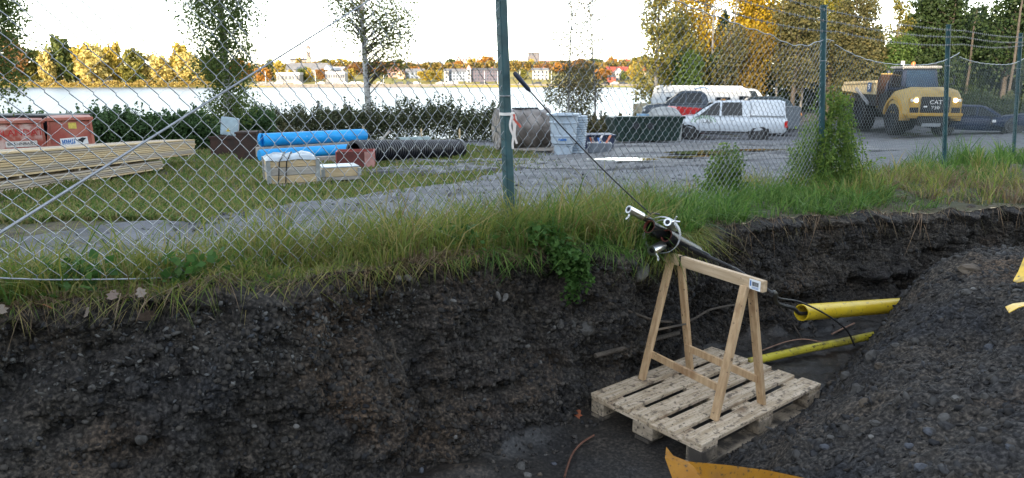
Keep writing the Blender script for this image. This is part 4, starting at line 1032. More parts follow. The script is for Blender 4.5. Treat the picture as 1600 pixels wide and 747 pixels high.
MB().bar((0, 0, 0), q - p, .22, .20).build('beam', GREYW, t, bevel=.01); MB().box(q - p + Vector((-.08, -.115, .02)), (.09, .01, .06)).build('tag', WHITEP, t)
p, q = Vector(aty(415, 258, 13.2)), Vector(aty(560, 250, 14.8)); t = thing('timber_beam', 'grey beam on the ground behind the wooden crates', 'timber', p)
MB().bar((0, 0, 0), q - p, .22, .22).build('beam', GREYW, t, bevel=.01)
b = frame_at(392, 15.5); t = thing('rusty_box', 'small rusty steel box at the left end of the blue pipes', 'box', b, .1); MB().box((0, 0, .3), (.42, .5, .6)).build('body', RUSTB, t, bevel=.01); MB().box((0, 0, .6), (.46, .54, .04)).build('rim', RUSTB, t)
MB().box((.26, -.2, .33), (.02, .05, .66)).build('post', DARKM, t)
# crates
CRW = [M('crate_board', (.44, .33, .19), .75, .15, 4, .2, 40, col2=(.58, .45, .28), stretch=(1, 8, 8)), M('crate_board_grey', (.30, .28, .25), .8, .15, 4, .2, 40, col2=(.40, .37, .33), stretch=(1, 8, 8))]
SHEET = M('pale_wrap', (.33, .38, .42), .35, .1, 6, .3, 12)
def crate(label, u, y, rz, lx, ly, rows, hb, z0=.09):
    t = thing('wooden_crate', label, 'crate', frame_at(u, y), rz, 'wooden crates by the blue pipes')
    for i in range(rows):
        mt = CRW[i % 2] if rows > 1 else CRW[0]
        z = z0 + hb * (i + .5)
        for sy in (-1, 1): MB().box((0, sy * (ly / 2 - .011), z), (lx, .022, hb - .006)).build('side_board', mt, t, bevel=.003, seg=1)
        for sx in (-1, 1): MB().box((sx * (lx / 2 - .011), 0, z), (.022, ly - .046, hb - .006)).build('end_board', mt, t, bevel=.003, seg=1)
    H = z0 + hb * rows
    for sx in (-1, 1):
        for sy in (-1, 1): MB().box((sx * (lx / 2 - .002), sy * (ly / 2 - .002), z0 + hb * rows / 2), (.05, .05, hb * rows - .02)).build('corner_plate', M('zinc_plate', (.42, .44, .46), .4, .1, 20, metal=.6), t)
    for yy in (-ly * .4, 0, ly * .4): MB().box((0, yy, z0 / 2), (lx, .09, z0 - .004)).build('skid', CRW[1], t)
    return t, H
t, H = crate('wooden crate of three board rings with pale sheet and black straps on top', 456, 9.35, .42, .62, .58, 3, .105, .05)
a = np.linspace(0, 1, 14); Xc, Yc = np.meshgrid(a, a, indexing='ij')
Zc = H + .012 + .035 * np.abs(fbm(Xc * 3, Yc * 3, 0, 1.2, 3, .5, 401)) - .05 * ((Xc < .04) | (Yc < .04) | (Xc > .96) | (Yc > .96))
link('cover_sheet', gridmesh('cover_sheet', (Xc - .5) * .66, (Yc - .5) * .62, Zc, SHEET), t)
for sx in (-.17, -.08): MB().tube([(sx - .03, -.305, .06), (sx, -.306, H - .03), (sx + .03, -.29, H + .02), (sx + .1, .0, H + .065), (sx + .14, .29, H + .03)], .008, 6).build('strap', BLKR, t)
MB().box((.312, -.03, .17), (.004, .045, .11)).build('label_sticker', WHITEP, t)
t, H = crate('low wooden crate with white lid between the tall crate and red box', 530, 10.3, .42, .52, .40, 1, .13, .05)
MB().box((0, 0, H + .008), (.53, .41, .016)).build('lid', SHEET, t, bevel=.004)
b = frame_at(557, 12.6); t = thing('red_steel_box', 'open dark red steel box under the black corrugated pipe', 'box', b, .15)
REDP = M('brick_red_paint', (.26, .055, .045), .6, .2, 6, .1, 40); REDF = M('faded_pink_paint', (.38, .20, .18), .7, .2, 8)
for c, s, mt in (((-.32, 0, .16), (.02, .5, .32), REDP), ((0, -.25, .16), (.62, .02, .32), M('dark_red_paint', (.10, .025, .022), .6, .2, 6)), ((0, .25, .16), (.62, .02, .32), REDP), ((.32, 0, .16), (.02, .5, .32), REDP)): MB().box(c, s).build('side_panel', mt, t)
MB().box((.25, -.265, .16), (.17, .012, .31)).build('front_plate', REDF, t); 
# corrugated pipe
p, q = Vector(aty(553, 236, 13.1)), Vector(aty(716, 232, 16.2)); d = q - p; Lp = d.length
t = thing('corrugated_pipe', 'long black corrugated drain pipe lying across the grass', 'pipe', p, 0, None, d.to_track_quat('X', 'Z').to_euler())
prof = []; k = int(Lp / .075)
for i in range(k):
    x = i * Lp / k; prof += [(.165, x), (.205, x + .012), (.205, x + .045), (.165, x + .058)]
prof += [(.165, Lp)]
MB().lathe(prof + [(.150, Lp), (.150, 0)], 24, 'X', closed=True).build('tube', M('black_corrugated', (.012, .013, .020), .45, .2, 10), t, True)
MB().lathe([(.20, Lp - .1), (.225, Lp - .09), (.225, Lp + .02), (.17, Lp + .02)], 24, 'X').build('socket', BLK, t, True)
b = frame_at(648, 17.5); t = thing('half_barrel', 'grey green half barrel cover lying behind the corrugated pipe', 'barrel', b + Vector((0, 0, .16)), .35)
m = MB(); rr_ = [(.30 * math.cos(a), .30 * math.sin(a)) for a in np.linspace(-.4, math.pi + .4, 18)]
m.loft([[(x, y, z) for y, z in rr_] + [(x, y * .94, z * .94) for y, z in rr_[::-1]] for x in (-.38, -.36, .36, .38)])
m.build('shell', M('grey_green_plastic', (.16, .22, .22), .5, .2, 6), t, True); MB().lathe([(.0, -.33), (.27, -.33), (.27, -.30)], 20, 'X').build('end_plate', M('dark_green_plastic', (.02, .09, .07), .5), t)
for u, y, hh, ln, lab in ((659, 24, .62, .0, 'pale wooden stake standing behind the half barrel'), (718, 25, .6, .02, 'short wooden stake right of the corrugated pipe'), (585, 19, .75, -.35, 'leaning wooden plank stake beside the birch trunk'), (672, 20, .5, -.5, 'thin tilted stake beside the half barrel')):
    b = frame_at(u, y); t = tag(MB().tube([(0, 0, -.2), (ln * hh, .1 * ln, hh * .9), (ln * hh * 1.1, .1 * ln, hh)], [.03, .03, .006], 4).build('wooden_stake', CRW[0]), lab, 'stake', 'wooden stakes in the yard'); t.location = b
b = frame_at(583, 20); t = tag(MB().bar((-.15, 0, -.05), (.45, .25, .55), .16, .03).build('old_plank', GREYW), 'old grey plank leaning on the birch trunk', 'plank'); t.location = b
# cable drum
b = frame_at(815, 19.6); R = .56
t = thing('cable_drum', 'big wrapped wooden cable drum lying on a pallet right of the middle post', 'drum', b + Vector((0, 0, R + .08)), .28)
FL_ = M('old_flange_wood', (.17, .16, .16), .85, .3, 6, .3, 30, col2=(.28, .26, .25))
WRAP = M('brown_wrap_film', (.09, .075, .065), .35, .3, 3, .5, 9, col2=(.24, .215, .20))
for x in (-.68, .72):
    fl_ = MB().lathe([(0, x - .03), (R, x - .03), (R, x + .03), (0, x + .03)], 32, 'X').build('flange', FL_, t)
    if x < 0:
        for a in np.linspace(0, math.pi, 5)[:-1]: MB().bar((x - .042, -math.cos(a) * R * .92, -math.sin(a) * R * .92), (x - .042, math.cos(a) * R * .92, math.sin(a) * R * .92), .09, .02, (1, 0, 0)).build('batten', GREYW, fl_)
        MB().lathe([(0, x - .06), (.09, x - .06), (.09, x - .03)], 16, 'X').build('hub', DARKM, fl_)
MB().lathe([(R * .9, -.65), (R * .97, -.4), (R * .94, -.1), (R * .98, .2), (R * .95, .5), (R * .9, .69)], 32, 'X').build('wrapped_cable', WRAP, t, True)
MB().box((0.1, 0, R * .97), (.7, .22, .05)).build('top_cover', DARKM, t)
b = frame_at(830, 19.2); t = thing('low_pallet', 'flat grey pallet under the wrapped cable drum', 'pallet', b, .1)
for k in range(5): MB().box((0, -.4 + k * .2, .10), (1.3, .12, .025)).build('deck_board', GREYW, t)
for x in (-.55, 0, .55): MB().box((x, 0, .045), (.1, .9, .08)).build('runner', GREYW, t)
# white manhole chambers
WPL = M('white_plastic', (.35, .42, .50), .4, .08, 4)
b = frame_at(880, 17.9); h_ = 1.02
t = thing('plastic_chamber', 'white plastic manhole chamber with flat rim and blue label', 'chamber', b)
MB().lathe([(0, 0), (.22, 0), (.23, .1), (.235, .22), (.25, .23), (.25, .26), (.31, .30), (.315, .46), (.335, .47), (.335, .50), (.325, .51), (.34, .78), (.37, .80), (.37, .83), (.35, .84), (.36, .97), (.44, .99), (.44, 1.03), (.3, 1.03), (.28, .9), (0, .9)], 32).build('body', WPL, t, True)
MB().box((-.05, -.318, .40), (.20, .02, .05)).build('blue_label', BLUEINK, t)
b = frame_at(897, 18.6); t = thing('plastic_chamber', 'white ribbed plastic chamber half hidden behind the rimmed one', 'chamber', b)
pr = [(0, 0), (.26, 0)]
for i in range(14): pr += [(.26 + .005 * i, .1 + i * .06), (.285 + .005 * i, .11 + i * .06), (.285 + .005 * i, .135 + i * .06), (.26 + .005 * i, .145 + i * .06)]
MB().lathe(pr + [(.34, .98), (0, .98)], 28).build('body', WPL, t, True); MB().box((-.02, -.30, .28), (.10, .02, .03)).build('print', INK, t)
# dark blue box and grey tub
DBL = M('dark_blue_plastic', (.025, .035, .075), .5, .2, 6)
b = frame_at(925, 21.5); t = thing('blue_bin', 'low dark blue plastic bin right of the white chambers', 'bin', b, .1)
MB().prism([(-.6, .0), (.55, .0), (.62, .42), (-.66, .42)], -.4, .4).build('body', DBL, t, bevel=.03); MB().box((-.02, 0, .44), (1.32, .86, .05)).build('rim', DBL, t, bevel=.015)
b = frame_at(936, 19.4); t = thing('grey_tub', 'grey tub filled with orange and white scraps beside the blue bin', 'tub', b, -.1)
MB().prism([(-.30, .0), (.30, .0), (.34, .26), (-.34, .26)], -.25, .25).build('body', M('grey_plastic', (.16, .18, .21), .5, .2, 6), t, bevel=.02)
r_ = random.Random(4)
for k, mt in enumerate([M('orange_scrap', (.62, .16, .06), .6), TAPE, TAPE, BLUEINK, TAPE, MATS['orange_scrap']]):
    x = -.2 + .075 * k; MB().bar((x, -.1, .24), (x + r_.uniform(-.12, .15), r_.uniform(-.15, .1), .36 + r_.random() * .12), .07, .01).build('scrap', mt, t)
# green skip
GRN = M('dark_green_paint', (.006, .022, .018), .5, .25, 4, .1, 30)
b = frame_at(1004, 28.5); t = thing('green_skip', 'dark green open skip left of the white pickup', 'skip', b, .12)
MB().prism([(-1.15, .12), (1.2, .12), (1.38, 1.02), (-1.42, 1.02)], -.8, .8).build('body', GRN, t, bevel=.03)
MB().box((0, -.8, 1.03), (2.86, .10, .09)).build('rim', GRN, t, bevel=.01)
for x in (-.9, -.3, .3, .9): MB().box((x, -.82, .55), (.09, .06, .85)).build('rib', GRN, t)
for x in (-.55, .05): MB().tube([(x, -.86, .72), (x, -.80, .72)], .13, 16).build('side_hook', DARKM, t)
b = frame_at(1036, 30.5); t = thing('sand_bag', 'pale grey covered mound standing behind the green skip', 'bag', b, .0)
m = MB(); m.lathe([(.75, 0), (.78, .7), (.72, 1.15), (.5, 1.38), (.2, 1.46), (0, 1.48)], 20); m.build('cover', M('pale_grey_tarp', (.27, .28, .28), .7, .25, 3, .5, 8), t, True); MB().box((-.9, 0, 1.1), (.5, .4, .12)).build('blue_board', M('pale_blue_board', (.20, .34, .50), .6), t)
b = frame_at(1035, 32.5)
# ------------------------------------------------------------------ vehicles
GLASS = M('dark_car_glass', (.010, .014, .018), .12, .1, 3, spec=.25)
TYRE = M('tyre_rubber', (.016, .016, .018), .8, .2, 12)
RIM = M('alloy_rim', (.46, .48, .51), .35, .08, 8, metal=.3)
LAMPG = M('lamp_glass', (.62, .64, .66), .15, .05, 5)
REDL = M('red_lamp', (.45, .015, .012), .25, .1, 5)
BUMP = M('bumper_plastic', (.03, .031, .034), .55, .1)
def ringy(x, zb, zt, w_, r=.12, tuck=.06):
    w_ = w_ / 2
    half = [(w_ - tuck - .05, zb), (w_ - .02, zb + r), (w_, (zb + zt) / 2), (w_ - .02, zt - r), (w_ - r * .9, zt)]
    return [(x, y, z) for y, z in half] + [(x, -y, z) for y, z in half[::-1]]
def wheel(t, x, y, r, wd, spokes=10, rim=RIM):
    sgn = 1 if y > 0 else -1
    ty = MB().lathe([(r * .66, -wd / 2), (r * .92, -wd / 2), (r, -wd / 2 + .04), (r, wd / 2 - .04), (r * .92, wd / 2), (r * .66, wd / 2)], 28, 'Y', closed=True).build('wheel', TYRE, t, True, loc=(x, y, r))
    m = MB(); m.lathe([(r * .68, -wd * .3), (r * .68, wd * .45), (r * .62, wd * .45), (r * .6, wd * .2)], 28, 'Y')
    m.lathe([(0, wd * .4), (r * .14, wd * .4), (r * .16, wd * .3)], 12, 'Y')
    for k in range(spokes):
        a = 2 * math.pi * k / spokes; m.bar((math.cos(a) * r * .1, wd * .36, math.sin(a) * r * .1), (math.cos(a) * r * .64, wd * .40, math.sin(a) * r * .64), r * .09, wd * .12, (0, 1, 0))
    o = m.build('rim', rim, ty, True)
    if sgn < 0: o.scale = (1, -1, 1)
    m = MB(); m.lathe([(0, -wd * .1), (r * .66, -wd * .1)], 20, 'Y'); m.build('brake_disc', DARKM, ty)
    return ty
def car(name, label, cat, loc, rz, paint, L, W, H, lower, cab, wheels, wr, glass_split=(), group=None, extra=None, ride=.26):
    """lower: stations (x, z bottom, z top, width); cab: stations (x, z, width) along the roof line"""
    t = thing(name, label, cat, loc, rz, group)
    MB().loft([ringy(*s) for s in lower]).build('body', paint, t, True)
    belt = lambda x: float(np.interp(x, [s[0] for s in lower], [s[2] for s in lower]))
    rings = []
    for (x, zr, wt, xb) in cab:
        wb = float(np.interp(xb, [s[0] for s in lower], [s[3] for s in lower])) - .06; zb = belt(xb) - .03
        rings.append([(xb, wb / 2, zb), (xb * .4 + x * .6, wt / 2 + (wb - wt) * .2, zb + (zr - zb) * .6), (x, wt / 2, zr - .06), (x, wt / 2 - .10, zr), (x, -wt / 2 + .10, zr), (x, -wt / 2, zr - .06), (xb * .4 + x * .6, -wt / 2 - (wb - wt) * .2, zb + (zr - zb) * .6), (xb, -wb / 2, zb)])
    cb = MB().loft(rings).build('cabin', paint, t, True)
    def side_pt(x, f, sgn, out=.012):
        # point on the cabin side at length x and height share f
        xs = [c[0] for c in cab]; i = 0
        zr = float(np.interp(-x, [-c[0] for c in cab], [c[1] for c in cab])) if cab[0][0] > cab[-1][0] else float(np.interp(x, xs, [c[1] for c in cab]))
        wt = cab[1][2]; wb = float(np.interp(x, [s[0] for s in lower], [s[3] for s in lower])) - .06; zb = belt(x) - .03
        z = zb + (zr - zb) * f
        yv = (wb / 2) * (1 - f) + (wt / 2) * f + (.02 if .2 < f < .8 else .008)
        return Vector((x, sgn * (yv + out), z))
    for poly in glass_split:
        for sgn in (-1, 1):
            P = [side_pt(x, f, sgn) for x, f in poly]; Pi = [p - Vector((0, sgn * .012, 0)) for p in P]; k = len(P)
            MB().add(P + Pi, [tuple(range(k)), tuple(range(2 * k - 1, k - 1, -1))] + [(i, (i + 1) % k, (i + 1) % k + k, i + k) for i in range(k)]).build('side_window', GLASS, t)
    def screen(name, c0, c1, f0, f1):
        (x0, z0, w0, b0), (x1, z1, w1, b1) = c0, c1
        zb = belt(b0) - .03; wb = float(np.interp(b0, [s[0] for s in lower], [s[3] for s in lower])) - .2
        p = lambda f, s: Vector((b0 + (x0 - b0) * f, s * (wb * (1 - f) + (w0 - .14) * f) / 2, zb + (z0 - zb) * f))
        n_ = Vector((zb - z0, 0, x0 - b0)).normalized(); n_ = n_ if (n_.x > 0) == (b0 > 0) else -n_
        P = [p(f0, -1), p(f0, 1), p(f1, 1), p(f1, -1)]; P = [q + n_ * .035 for q in P] + [q - n_ * .01 for q in P]
        MB().add(P, [(0, 1, 2, 3), (7, 6, 5, 4), (0, 1, 5, 4), (1, 2, 6, 5), (2, 3, 7, 6), (3, 0, 4, 7)]).build(name, GLASS, t)
    screen('windscreen', cab[0], cab[1], .1, .93); screen('rear_window', cab[-1], cab[-2], .15, .9)
    for x, y in wheels:
        for sgn in (-1, 1):
            MB().lathe([(0, -.03), (wr + .075, -.03), (wr + .075, .03), (0, .03)], 28, 'Y').build('wheel_arch', BUMP, t, loc=(x, sgn * (y - .02), wr + .02)); wheel(t, x, sgn * (y - .10), wr, .24)
    xf, xr = lower[-1][0], lower[0][0]
    zf = lower[-1][1]; wf = lower[-2][3]
    for sgn in (-1, 1):
        MB().box((xf - .10, sgn * (wf / 2 - .22), lower[-1][2] - .10), (.16, .34, .13)).build('headlight', LAMPG, t, bevel=.02)
        MB().box((xr + .06, sgn * (lower[1][3] / 2 - .10), lower[0][2] - .22), (.16, .20, .30)).build('tail_light', REDL, t, bevel=.02)
        MB().box((cab[0][3] - .25, sgn * (W / 2 + .08), belt(cab[0][3]) + .06), (.12, .18, .13)).build('mirror', paint, t, bevel=.03)
    MB().box((xf - .02, 0, zf + .13), (.12, wf * .86, .18)).build('front_bumper', BUMP, t, bevel=.03); MB().box((xr + .0, 0, lower[0][1] + .14), (.12, lower[1][3] * .9, .16)).build('rear_bumper', BUMP, t, bevel=.03)
    MB().box((xf + .01, 0, zf + .35), (.05, wf * .5, .14)).build('grille', BUMP, t)
    return t, side_pt
WCAR = M('white_car_paint', (.50, .55, .61), .22, .03, 3, spec=.5)
pk = frame_at(1133, 33.2)
low = [(-2.60, .52, 1.02, 1.72), (-2.50, .42, 1.14, 1.88), (-1.4, .38, 1.16, 1.92), (0, .34, 1.15, 1.94), (1.2, .36, 1.14, 1.92), (1.75, .40, 1.10, 1.90), (2.35, .42, 1.02, 1.80), (2.62, .48, .86, 1.55)]
cabp = [(.62, 1.76, 1.46, 1.52), (.42, 1.80, 1.50, .6), (-.6, 1.82, 1.52, -.6), (-.98, 1.80, 1.52, -.95), (-1.02, 1.84, 1.60, -1.05), (-2.3, 1.84, 1.60, -2.35), (-2.45, 1.78, 1.54, -2.52)]
pick, spf = car('pickup_truck', 'white double cab pickup with canopy parked beside the green skip', 'pickup', pk, math.radians(180 - 17), WCAR, 5.25, 1.94, 1.84, low, cabp, [(1.62, .93), (-1.42, .93)], .385,
     [[(1.2, .06), (.32, .06), (.32, .90), (.52, .90)], [(.22, .06), (-.68, .06), (-.62, .90), (.22, .90)], ])
for sgn in (-1, 1):
    MB().box((-1.02, sgn * .93, 1.2), (.015, .03, 1.1)).build('panel_gap', BUMP, pick); MB().box((-.25, sgn * .985, .95), (.14, .02, .03)).build('door_handle', WCAR, pick)
    MB().box((.0, sgn * .955, .42), (2.2, .10, .07)).build('sill_step', BUMP, pick)
    for xg in (.26, 1.18): MB().box((xg, sgn * .962, .78), (.012, .012, .72)).build('panel_gap', BUMP, pick)
    MB().box((-1.75, sgn * .945, 1.16), (1.45, .02, .02)).build('canopy_seam', BUMP, pick)
GRNT = M('green_livery', (.10, .28, .07), .5)
# the livery on the near door: green dots in an arc and a dark short word
m = MB()
for k in range(26):
    a = math.pi * (.05 + .9 * (k % 13) / 12); rr = .24 + .09 * (k // 13); m.tube([(1.0 + math.cos(a) * rr * 1.6, .968, .84 + math.sin(a) * rr * .9), (1.0 + math.cos(a) * rr * 1.6, .98, .84 + math.sin(a) * rr * .9)], .028, 6)
m.build('door_emblem', GRNT, pick); text('LÄJ', .19, INK, pick, (.86, .985, .88), (math.pi / 2, 0, math.pi), 'lettering', .004, 1.4)
MB().box((.2, 0, 1.84), (.22, .9, .06)).build('roof_beacon', M('amber_dull', (.42, .20, .05), .4), pick, bevel=.02)
# caravan
b = frame_at(1094, 46.5); CARV = M('caravan_white', (.46, .50, .54), .35, .05, 2)
t = thing('caravan', 'white caravan with curved roof behind the dark pickup', 'caravan', b, math.radians(-16))
prf = [(-3.1, .45), (2.8, .45), (3.15, .8), (3.2, 1.5), (2.9, 2.3), (2.4, 2.62), (-2.6, 2.66), (-3.0, 2.55), (-3.15, 1.6)]
MB().prism(prf, -1.1, 1.1).build('body', CARV, t, bevel=.06)
for x, z, a, c in ((1.3, 1.65, .9, .55), (-1.7, 1.65, 1.0, .55), (2.55, 1.75, .55, .5)): MB().box((x, -1.105, z), (a, .03, c)).build('window', GLASS, t, bevel=.01)
MB().box((0, -1.105, 1.0), (5.9, .02, .06)).build('trim_stripe', M('grey_stripe', (.25, .27, .30), .5), t); MB().box((0, -1.105, 2.2), (5.6, .02, .04)).build('trim_stripe', MATS['grey_stripe'], t)
MB().box((-.2, -1.107, 1.35), (.62, .02, 1.7)).build('door', CARV, t)
for sg in (-1, 1): wheel(t, -.3, sg * 1.0, .34, .2)
m = MB(); pts = [(.45 * math.cos(a) + .0, -1.12, 2.34 + .18 * math.sin(a)) for a in np.linspace(.2, 2.9, 10)]; m.tube(pts, .03, 6); m.build('arc_emblem', BLUEINK, t)
b = frame_at(1150, 48); 
vl = [(-2.5, .5, 1.5, 1.9), (-2.3, .4, 1.6, 2.0), (0, .38, 1.6, 2.02), (1.5, .40, 1.45, 1.98), (2.2, .45, 1.2, 1.9), (2.5, .55, 1.0, 1.7)]
vc = [(1.0, 2.35, 1.62, 1.7), (.6, 2.45, 1.66, .7), (-1.8, 2.45, 1.66, -1.9), (-2.3, 2.3, 1.6, -2.45)]
car('van', 'white van parked right of the caravan', 'van', b, math.radians(12), CARV, 5, 2, 2.4, vl, vc, [(1.6, .97), (-1.5, .97)], .34, [[(1.2, .08), (.3, .08), (.3, .85), (.75, .85)], [(.1, .08), (-1.2, .08), (-1.2, .85), (.1, .85)]])
# dark pickup and red tank
DPAINT = M('dark_blue_grey_paint', (.035, .05, .07), .3, .1, 3)
b = frame_at(1075, 40.5); low2 = [(a_[0], a_[1] + .25, a_[2] + .55, a_[3]) for a_ in low]
cabd = [(.62, 2.25, 1.42, 1.4), (.42, 2.36, 1.46, .6), (-.55, 2.36, 1.46, -.6), (-.8, 2.2, 1.44, -.95)]
car('pickup_truck', 'dark blue grey pickup standing high behind the red tank', 'pickup', b, math.radians(180 - 10), DPAINT, 5.2, 1.9, 2.3, low2, cabd, [(1.62, .93), (-1.42, .93)], .42, [[(1.05, .1), (.3, .1), (.3, .88), (.5, .88)], [(.22, .1), (-.6, .1), (-.55, .88), (.22, .88)]])
REDB = M('bright_red_paint', (.42, .02, .02), .35, .12, 4)
b = frame_at(1082, 36.5); t = thing('red_tank', 'red tank trailer with white markings half hidden by the white pickup', 'trailer', b, .1)
MB().prism([(-1.5, .3), (1.35, .3), (1.4, 1.45), (.5, 1.5), (-1.2, 1.62), (-1.55, 1.2)], -.8, .8).build('body', REDB, t, bevel=.08)
for k, (x, z, a) in enumerate(((-.3, .95, .5), (.0, .8, -.4), (.25, 1.1, .9))): MB().box((x, -.815, z), (.14, .02, .5), (0, a, 0)).build('marking', WHITEP, t)
MB().tube([(-.95, -.8, .9), (-.95, -.86, .9)], .2, 16).build('cap', DARKM, t)
for sg in (-1, 1): wheel(t, -.2, sg * .75, .32, .2, 6)
b = frame_at(1180, 42.5)
car('pickup_truck', 'dark car parked behind the canopy of the white pickup', 'car', b, math.radians(168), M('dark_teal_paint', (.02, .035, .045), .3, .1, 3), 4.8, 1.9, 1.9, [(a_[0] * .85, a_[1], a_[2] + .25, a_[3]) for a_ in low], [(.5, 1.95, 1.42, 1.2), (.3, 2.02, 1.46, .5), (-1.2, 2.02, 1.46, -1.3), (-1.7, 1.8, 1.4, -1.95)], [(1.4, .93), (-1.3, .93)], .36, [[(.9, .1), (.1, .1), (.1, .85), (.3, .85)], [(0, .1), (-.9, .1), (-.9, .85), (0, .85)]])
b = frame_at(1216, 38.5); t = thing('grey_trailer', 'grey box trailer with orange lamp right of the white pickup', 'trailer', b, math.radians(-15))
MB().box((0, 0, 1.0), (1.9, 1.5, 1.15)).build('box', M('trailer_grey', (.10, .12, .14), .5, .1, 3), t, bevel=.03); MB().box((.98, -.72, 1.2), (.06, .14, .12)).build('side_lamp', M('orange_lamp', (.70, .25, .04), .4), t)
MB().box((0, 0, .4), (1.8, .9, .08)).build('chassis', DARKM, t)
for sg in (-1, 1): wheel(t, 0, sg * .72, .31, .2, 6)
# estate car right of the dump truck and a car at the right edge
NAVY = M('navy_car_paint', (.012, .022, .055), .42, .1, 3, spec=.25)
ce = frame_at(1524, 35.5)
lowc = [(-2.35, .40, .84, 1.60), (-2.25, .30, .92, 1.74), (-1.3, .24, .93, 1.80), (.2, .22, .92, 1.82), (1.2, .24, .86, 1.80), (1.9, .26, .76, 1.72), (2.35, .30, .62, 1.48)]
cabe = [(.30, 1.36, 1.16, 1.10), (.05, 1.42, 1.20, .2), (-1.4, 1.43, 1.20, -1.4), (-1.85, 1.36, 1.14, -2.2)]
gl = [[(.80, .1), (-.05, .1), (-.05, .88), (.15, .88)], [(-.13, .1), (-1.0, .1), (-1.0, .88), (-.13, .88)], [(-1.08, .12), (-1.75, .14), (-1.55, .85), (-1.08, .86)]]
car('estate_car', 'dark blue estate car parked to the right of the dump truck', 'car', ce, math.radians(-30), NAVY, 4.7, 1.82, 1.43, lowc, cabe, [(1.42, .86), (-1.32, .86)], .32, gl, 'dark cars at the right of the yard')
ce = frame_at(1640, 33.5)
car('estate_car', 'dark car cut off by the right edge of the view', 'car', ce, math.radians(180 - 33), NAVY, 4.7, 1.82, 1.43, lowc, cabe, [(1.42, .86), (-1.32, .86)], .32, gl, 'dark cars at the right of the yard')

# ------------------------------------------------------------------ articulated dump truck
TY = M('truck_yellow', (.36, .215, .035), .5, .12, 3, .05, 20, col2=(.42, .27, .06), dirt=[(2.2, .5, .75, (.22, .16, .08))])
TYD = M('dusty_yellow', (.32, .225, .075), .6, .15, 3, .1, 20, col2=(.38, .28, .11), dirt=[(2.2, .5, .75, (.22, .17, .10))])
PALEY = M('pale_dusty_yellow', (.40, .33, .20), .7, .15, 3, .1, 20, col2=(.46, .39, .25), dirt=[(2.2, .5, .75, (.24, .19, .12))])
TBLK = M('truck_black', (.016, .017, .02), .5, .2, 6)
CABB = M('cab_dark_blue', (.02, .03, .06), .4, .15, 4)
tb = frame_at(1448, 35.2)
brg = math.atan2(tb.x, tb.y)
tr = thing('dump_truck', 'yellow articulated dump truck with lit headlights facing the fence', 'dump truck', tb + Vector((0, 0, .05)), math.radians(-90) - brg + math.radians(24))
def hood_ring(x, w_, zt, zb=1.12, r=.35):
    w_ /= 2; half = [(w_, zb), (w_ + .02, zb + .45), (w_ - .04, zt - r), (w_ - r * .55, zt - r * .3), (w_ - r * 1.6, zt)]
    return [(x, y, z) for y, z in half] + [(x, -y, z) for y, z in half[::-1]]
MB().loft([hood_ring(-1.6, 2.66, 2.30), (hood_ring(-.6, 2.66, 2.42)), hood_ring(.1, 2.60, 2.38), hood_ring(.35, 2.48, 2.25, 1.15, .42), hood_ring(.42, 2.38, 2.1, 1.2, .4)]).build('hood', TYD, tr, True)
gr = MB().box((.44, 0, 1.58), (.08, 1.34, .78)).build('grille', TBLK, tr, bevel=.03)
for k in range(6): MB().box((.485, 0, 1.27 + k * .03), (.012, 1.24, .012)).build('grille_bar', DARKM, gr)
text('CAT', .27, WHITEP, tr, (.487, 0, 1.70), (math.pi / 2, 0, math.pi / 2), 'lettering', .004, 1.1); text('730', .22, WHITEP, tr, (.487, 0, 1.44), (math.pi / 2, 0, math.pi / 2), 'lettering', .004, 1.2)
for sg in (-1, 1):
    MB().box((.487, sg * .46, 1.50), (.02, .16, .07)).build('badge', WHITEP, tr)
    MB().box((.38, sg * .98, 1.42), (.14, .50, .98)).build('lamp_panel', TY, tr, bevel=.04)
    MB().box((.452, sg * .96, 1.27), (.02, .40, .38)).build('vent_panel', TBLK, tr)
    MB().tube([(.44, sg * .90, 1.80), (.475, sg * .90, 1.80)], .085, 16).build('headlight', M('lit_headlight', (1, .93, .78), .3, .0, emit=9.0, ecol=(1, .9, .7)), tr)
    MB().tube([(.44, sg * 1.10, 1.80), (.47, sg * 1.10, 1.80)], .075, 16).build('lamp', LAMPG, tr)
    # fender arch over the front wheel
    m = MB(); arc = [(-1.0 + .98 * math.cos(a), .85 + .98 * math.sin(a)) for a in np.linspace(-.05, math.pi * .95, 14)]
    arc2 = [(-1.0 + 1.12 * math.cos(a), .87 + 1.10 * math.sin(a)) for a in np.linspace(math.pi * .95, -.05, 14)]
    m.prism(arc + arc2, sg * .95, sg * 1.42); m.build('fender', TY, tr, bevel=.01)
    wheel(tr, -1.0, sg * 1.12, .80, .62, 8, DARKM)
    for x in (-5.3, -6.95): wheel(tr, x, sg * 1.12, .80, .62, 8, DARKM)
    MB().box((-1.3, sg * 1.52, 2.75), (.1, .05, .42)).build('mirror', TBLK, tr); MB().tube([(-1.3, sg * .8, 2.4), (-1.2, sg * 1.5, 2.6)], .03, 6).build('mirror_arm', TBLK, tr)
MB().box((.40, 0, 1.12), (.22, 2.62, .16)).build('front_bumper', TY, tr, bevel=.03); MB().box((.30, 0, .82), (.3, 1.5, .42)).build('under_guard', TBLK, tr, bevel=.04)
MB().box((.46, -.1, .62), (.10, .85, .16)).build('step', M('step_grey', (.20, .22, .24), .5), tr); MB().box((-1.0, 0, .8), (2.6, 1.0, .5)).build('chassis', TBLK, tr); MB().box((-4.5, 0, .95), (6.5, .8, .45)).build('rear_frame', TBLK, tr)
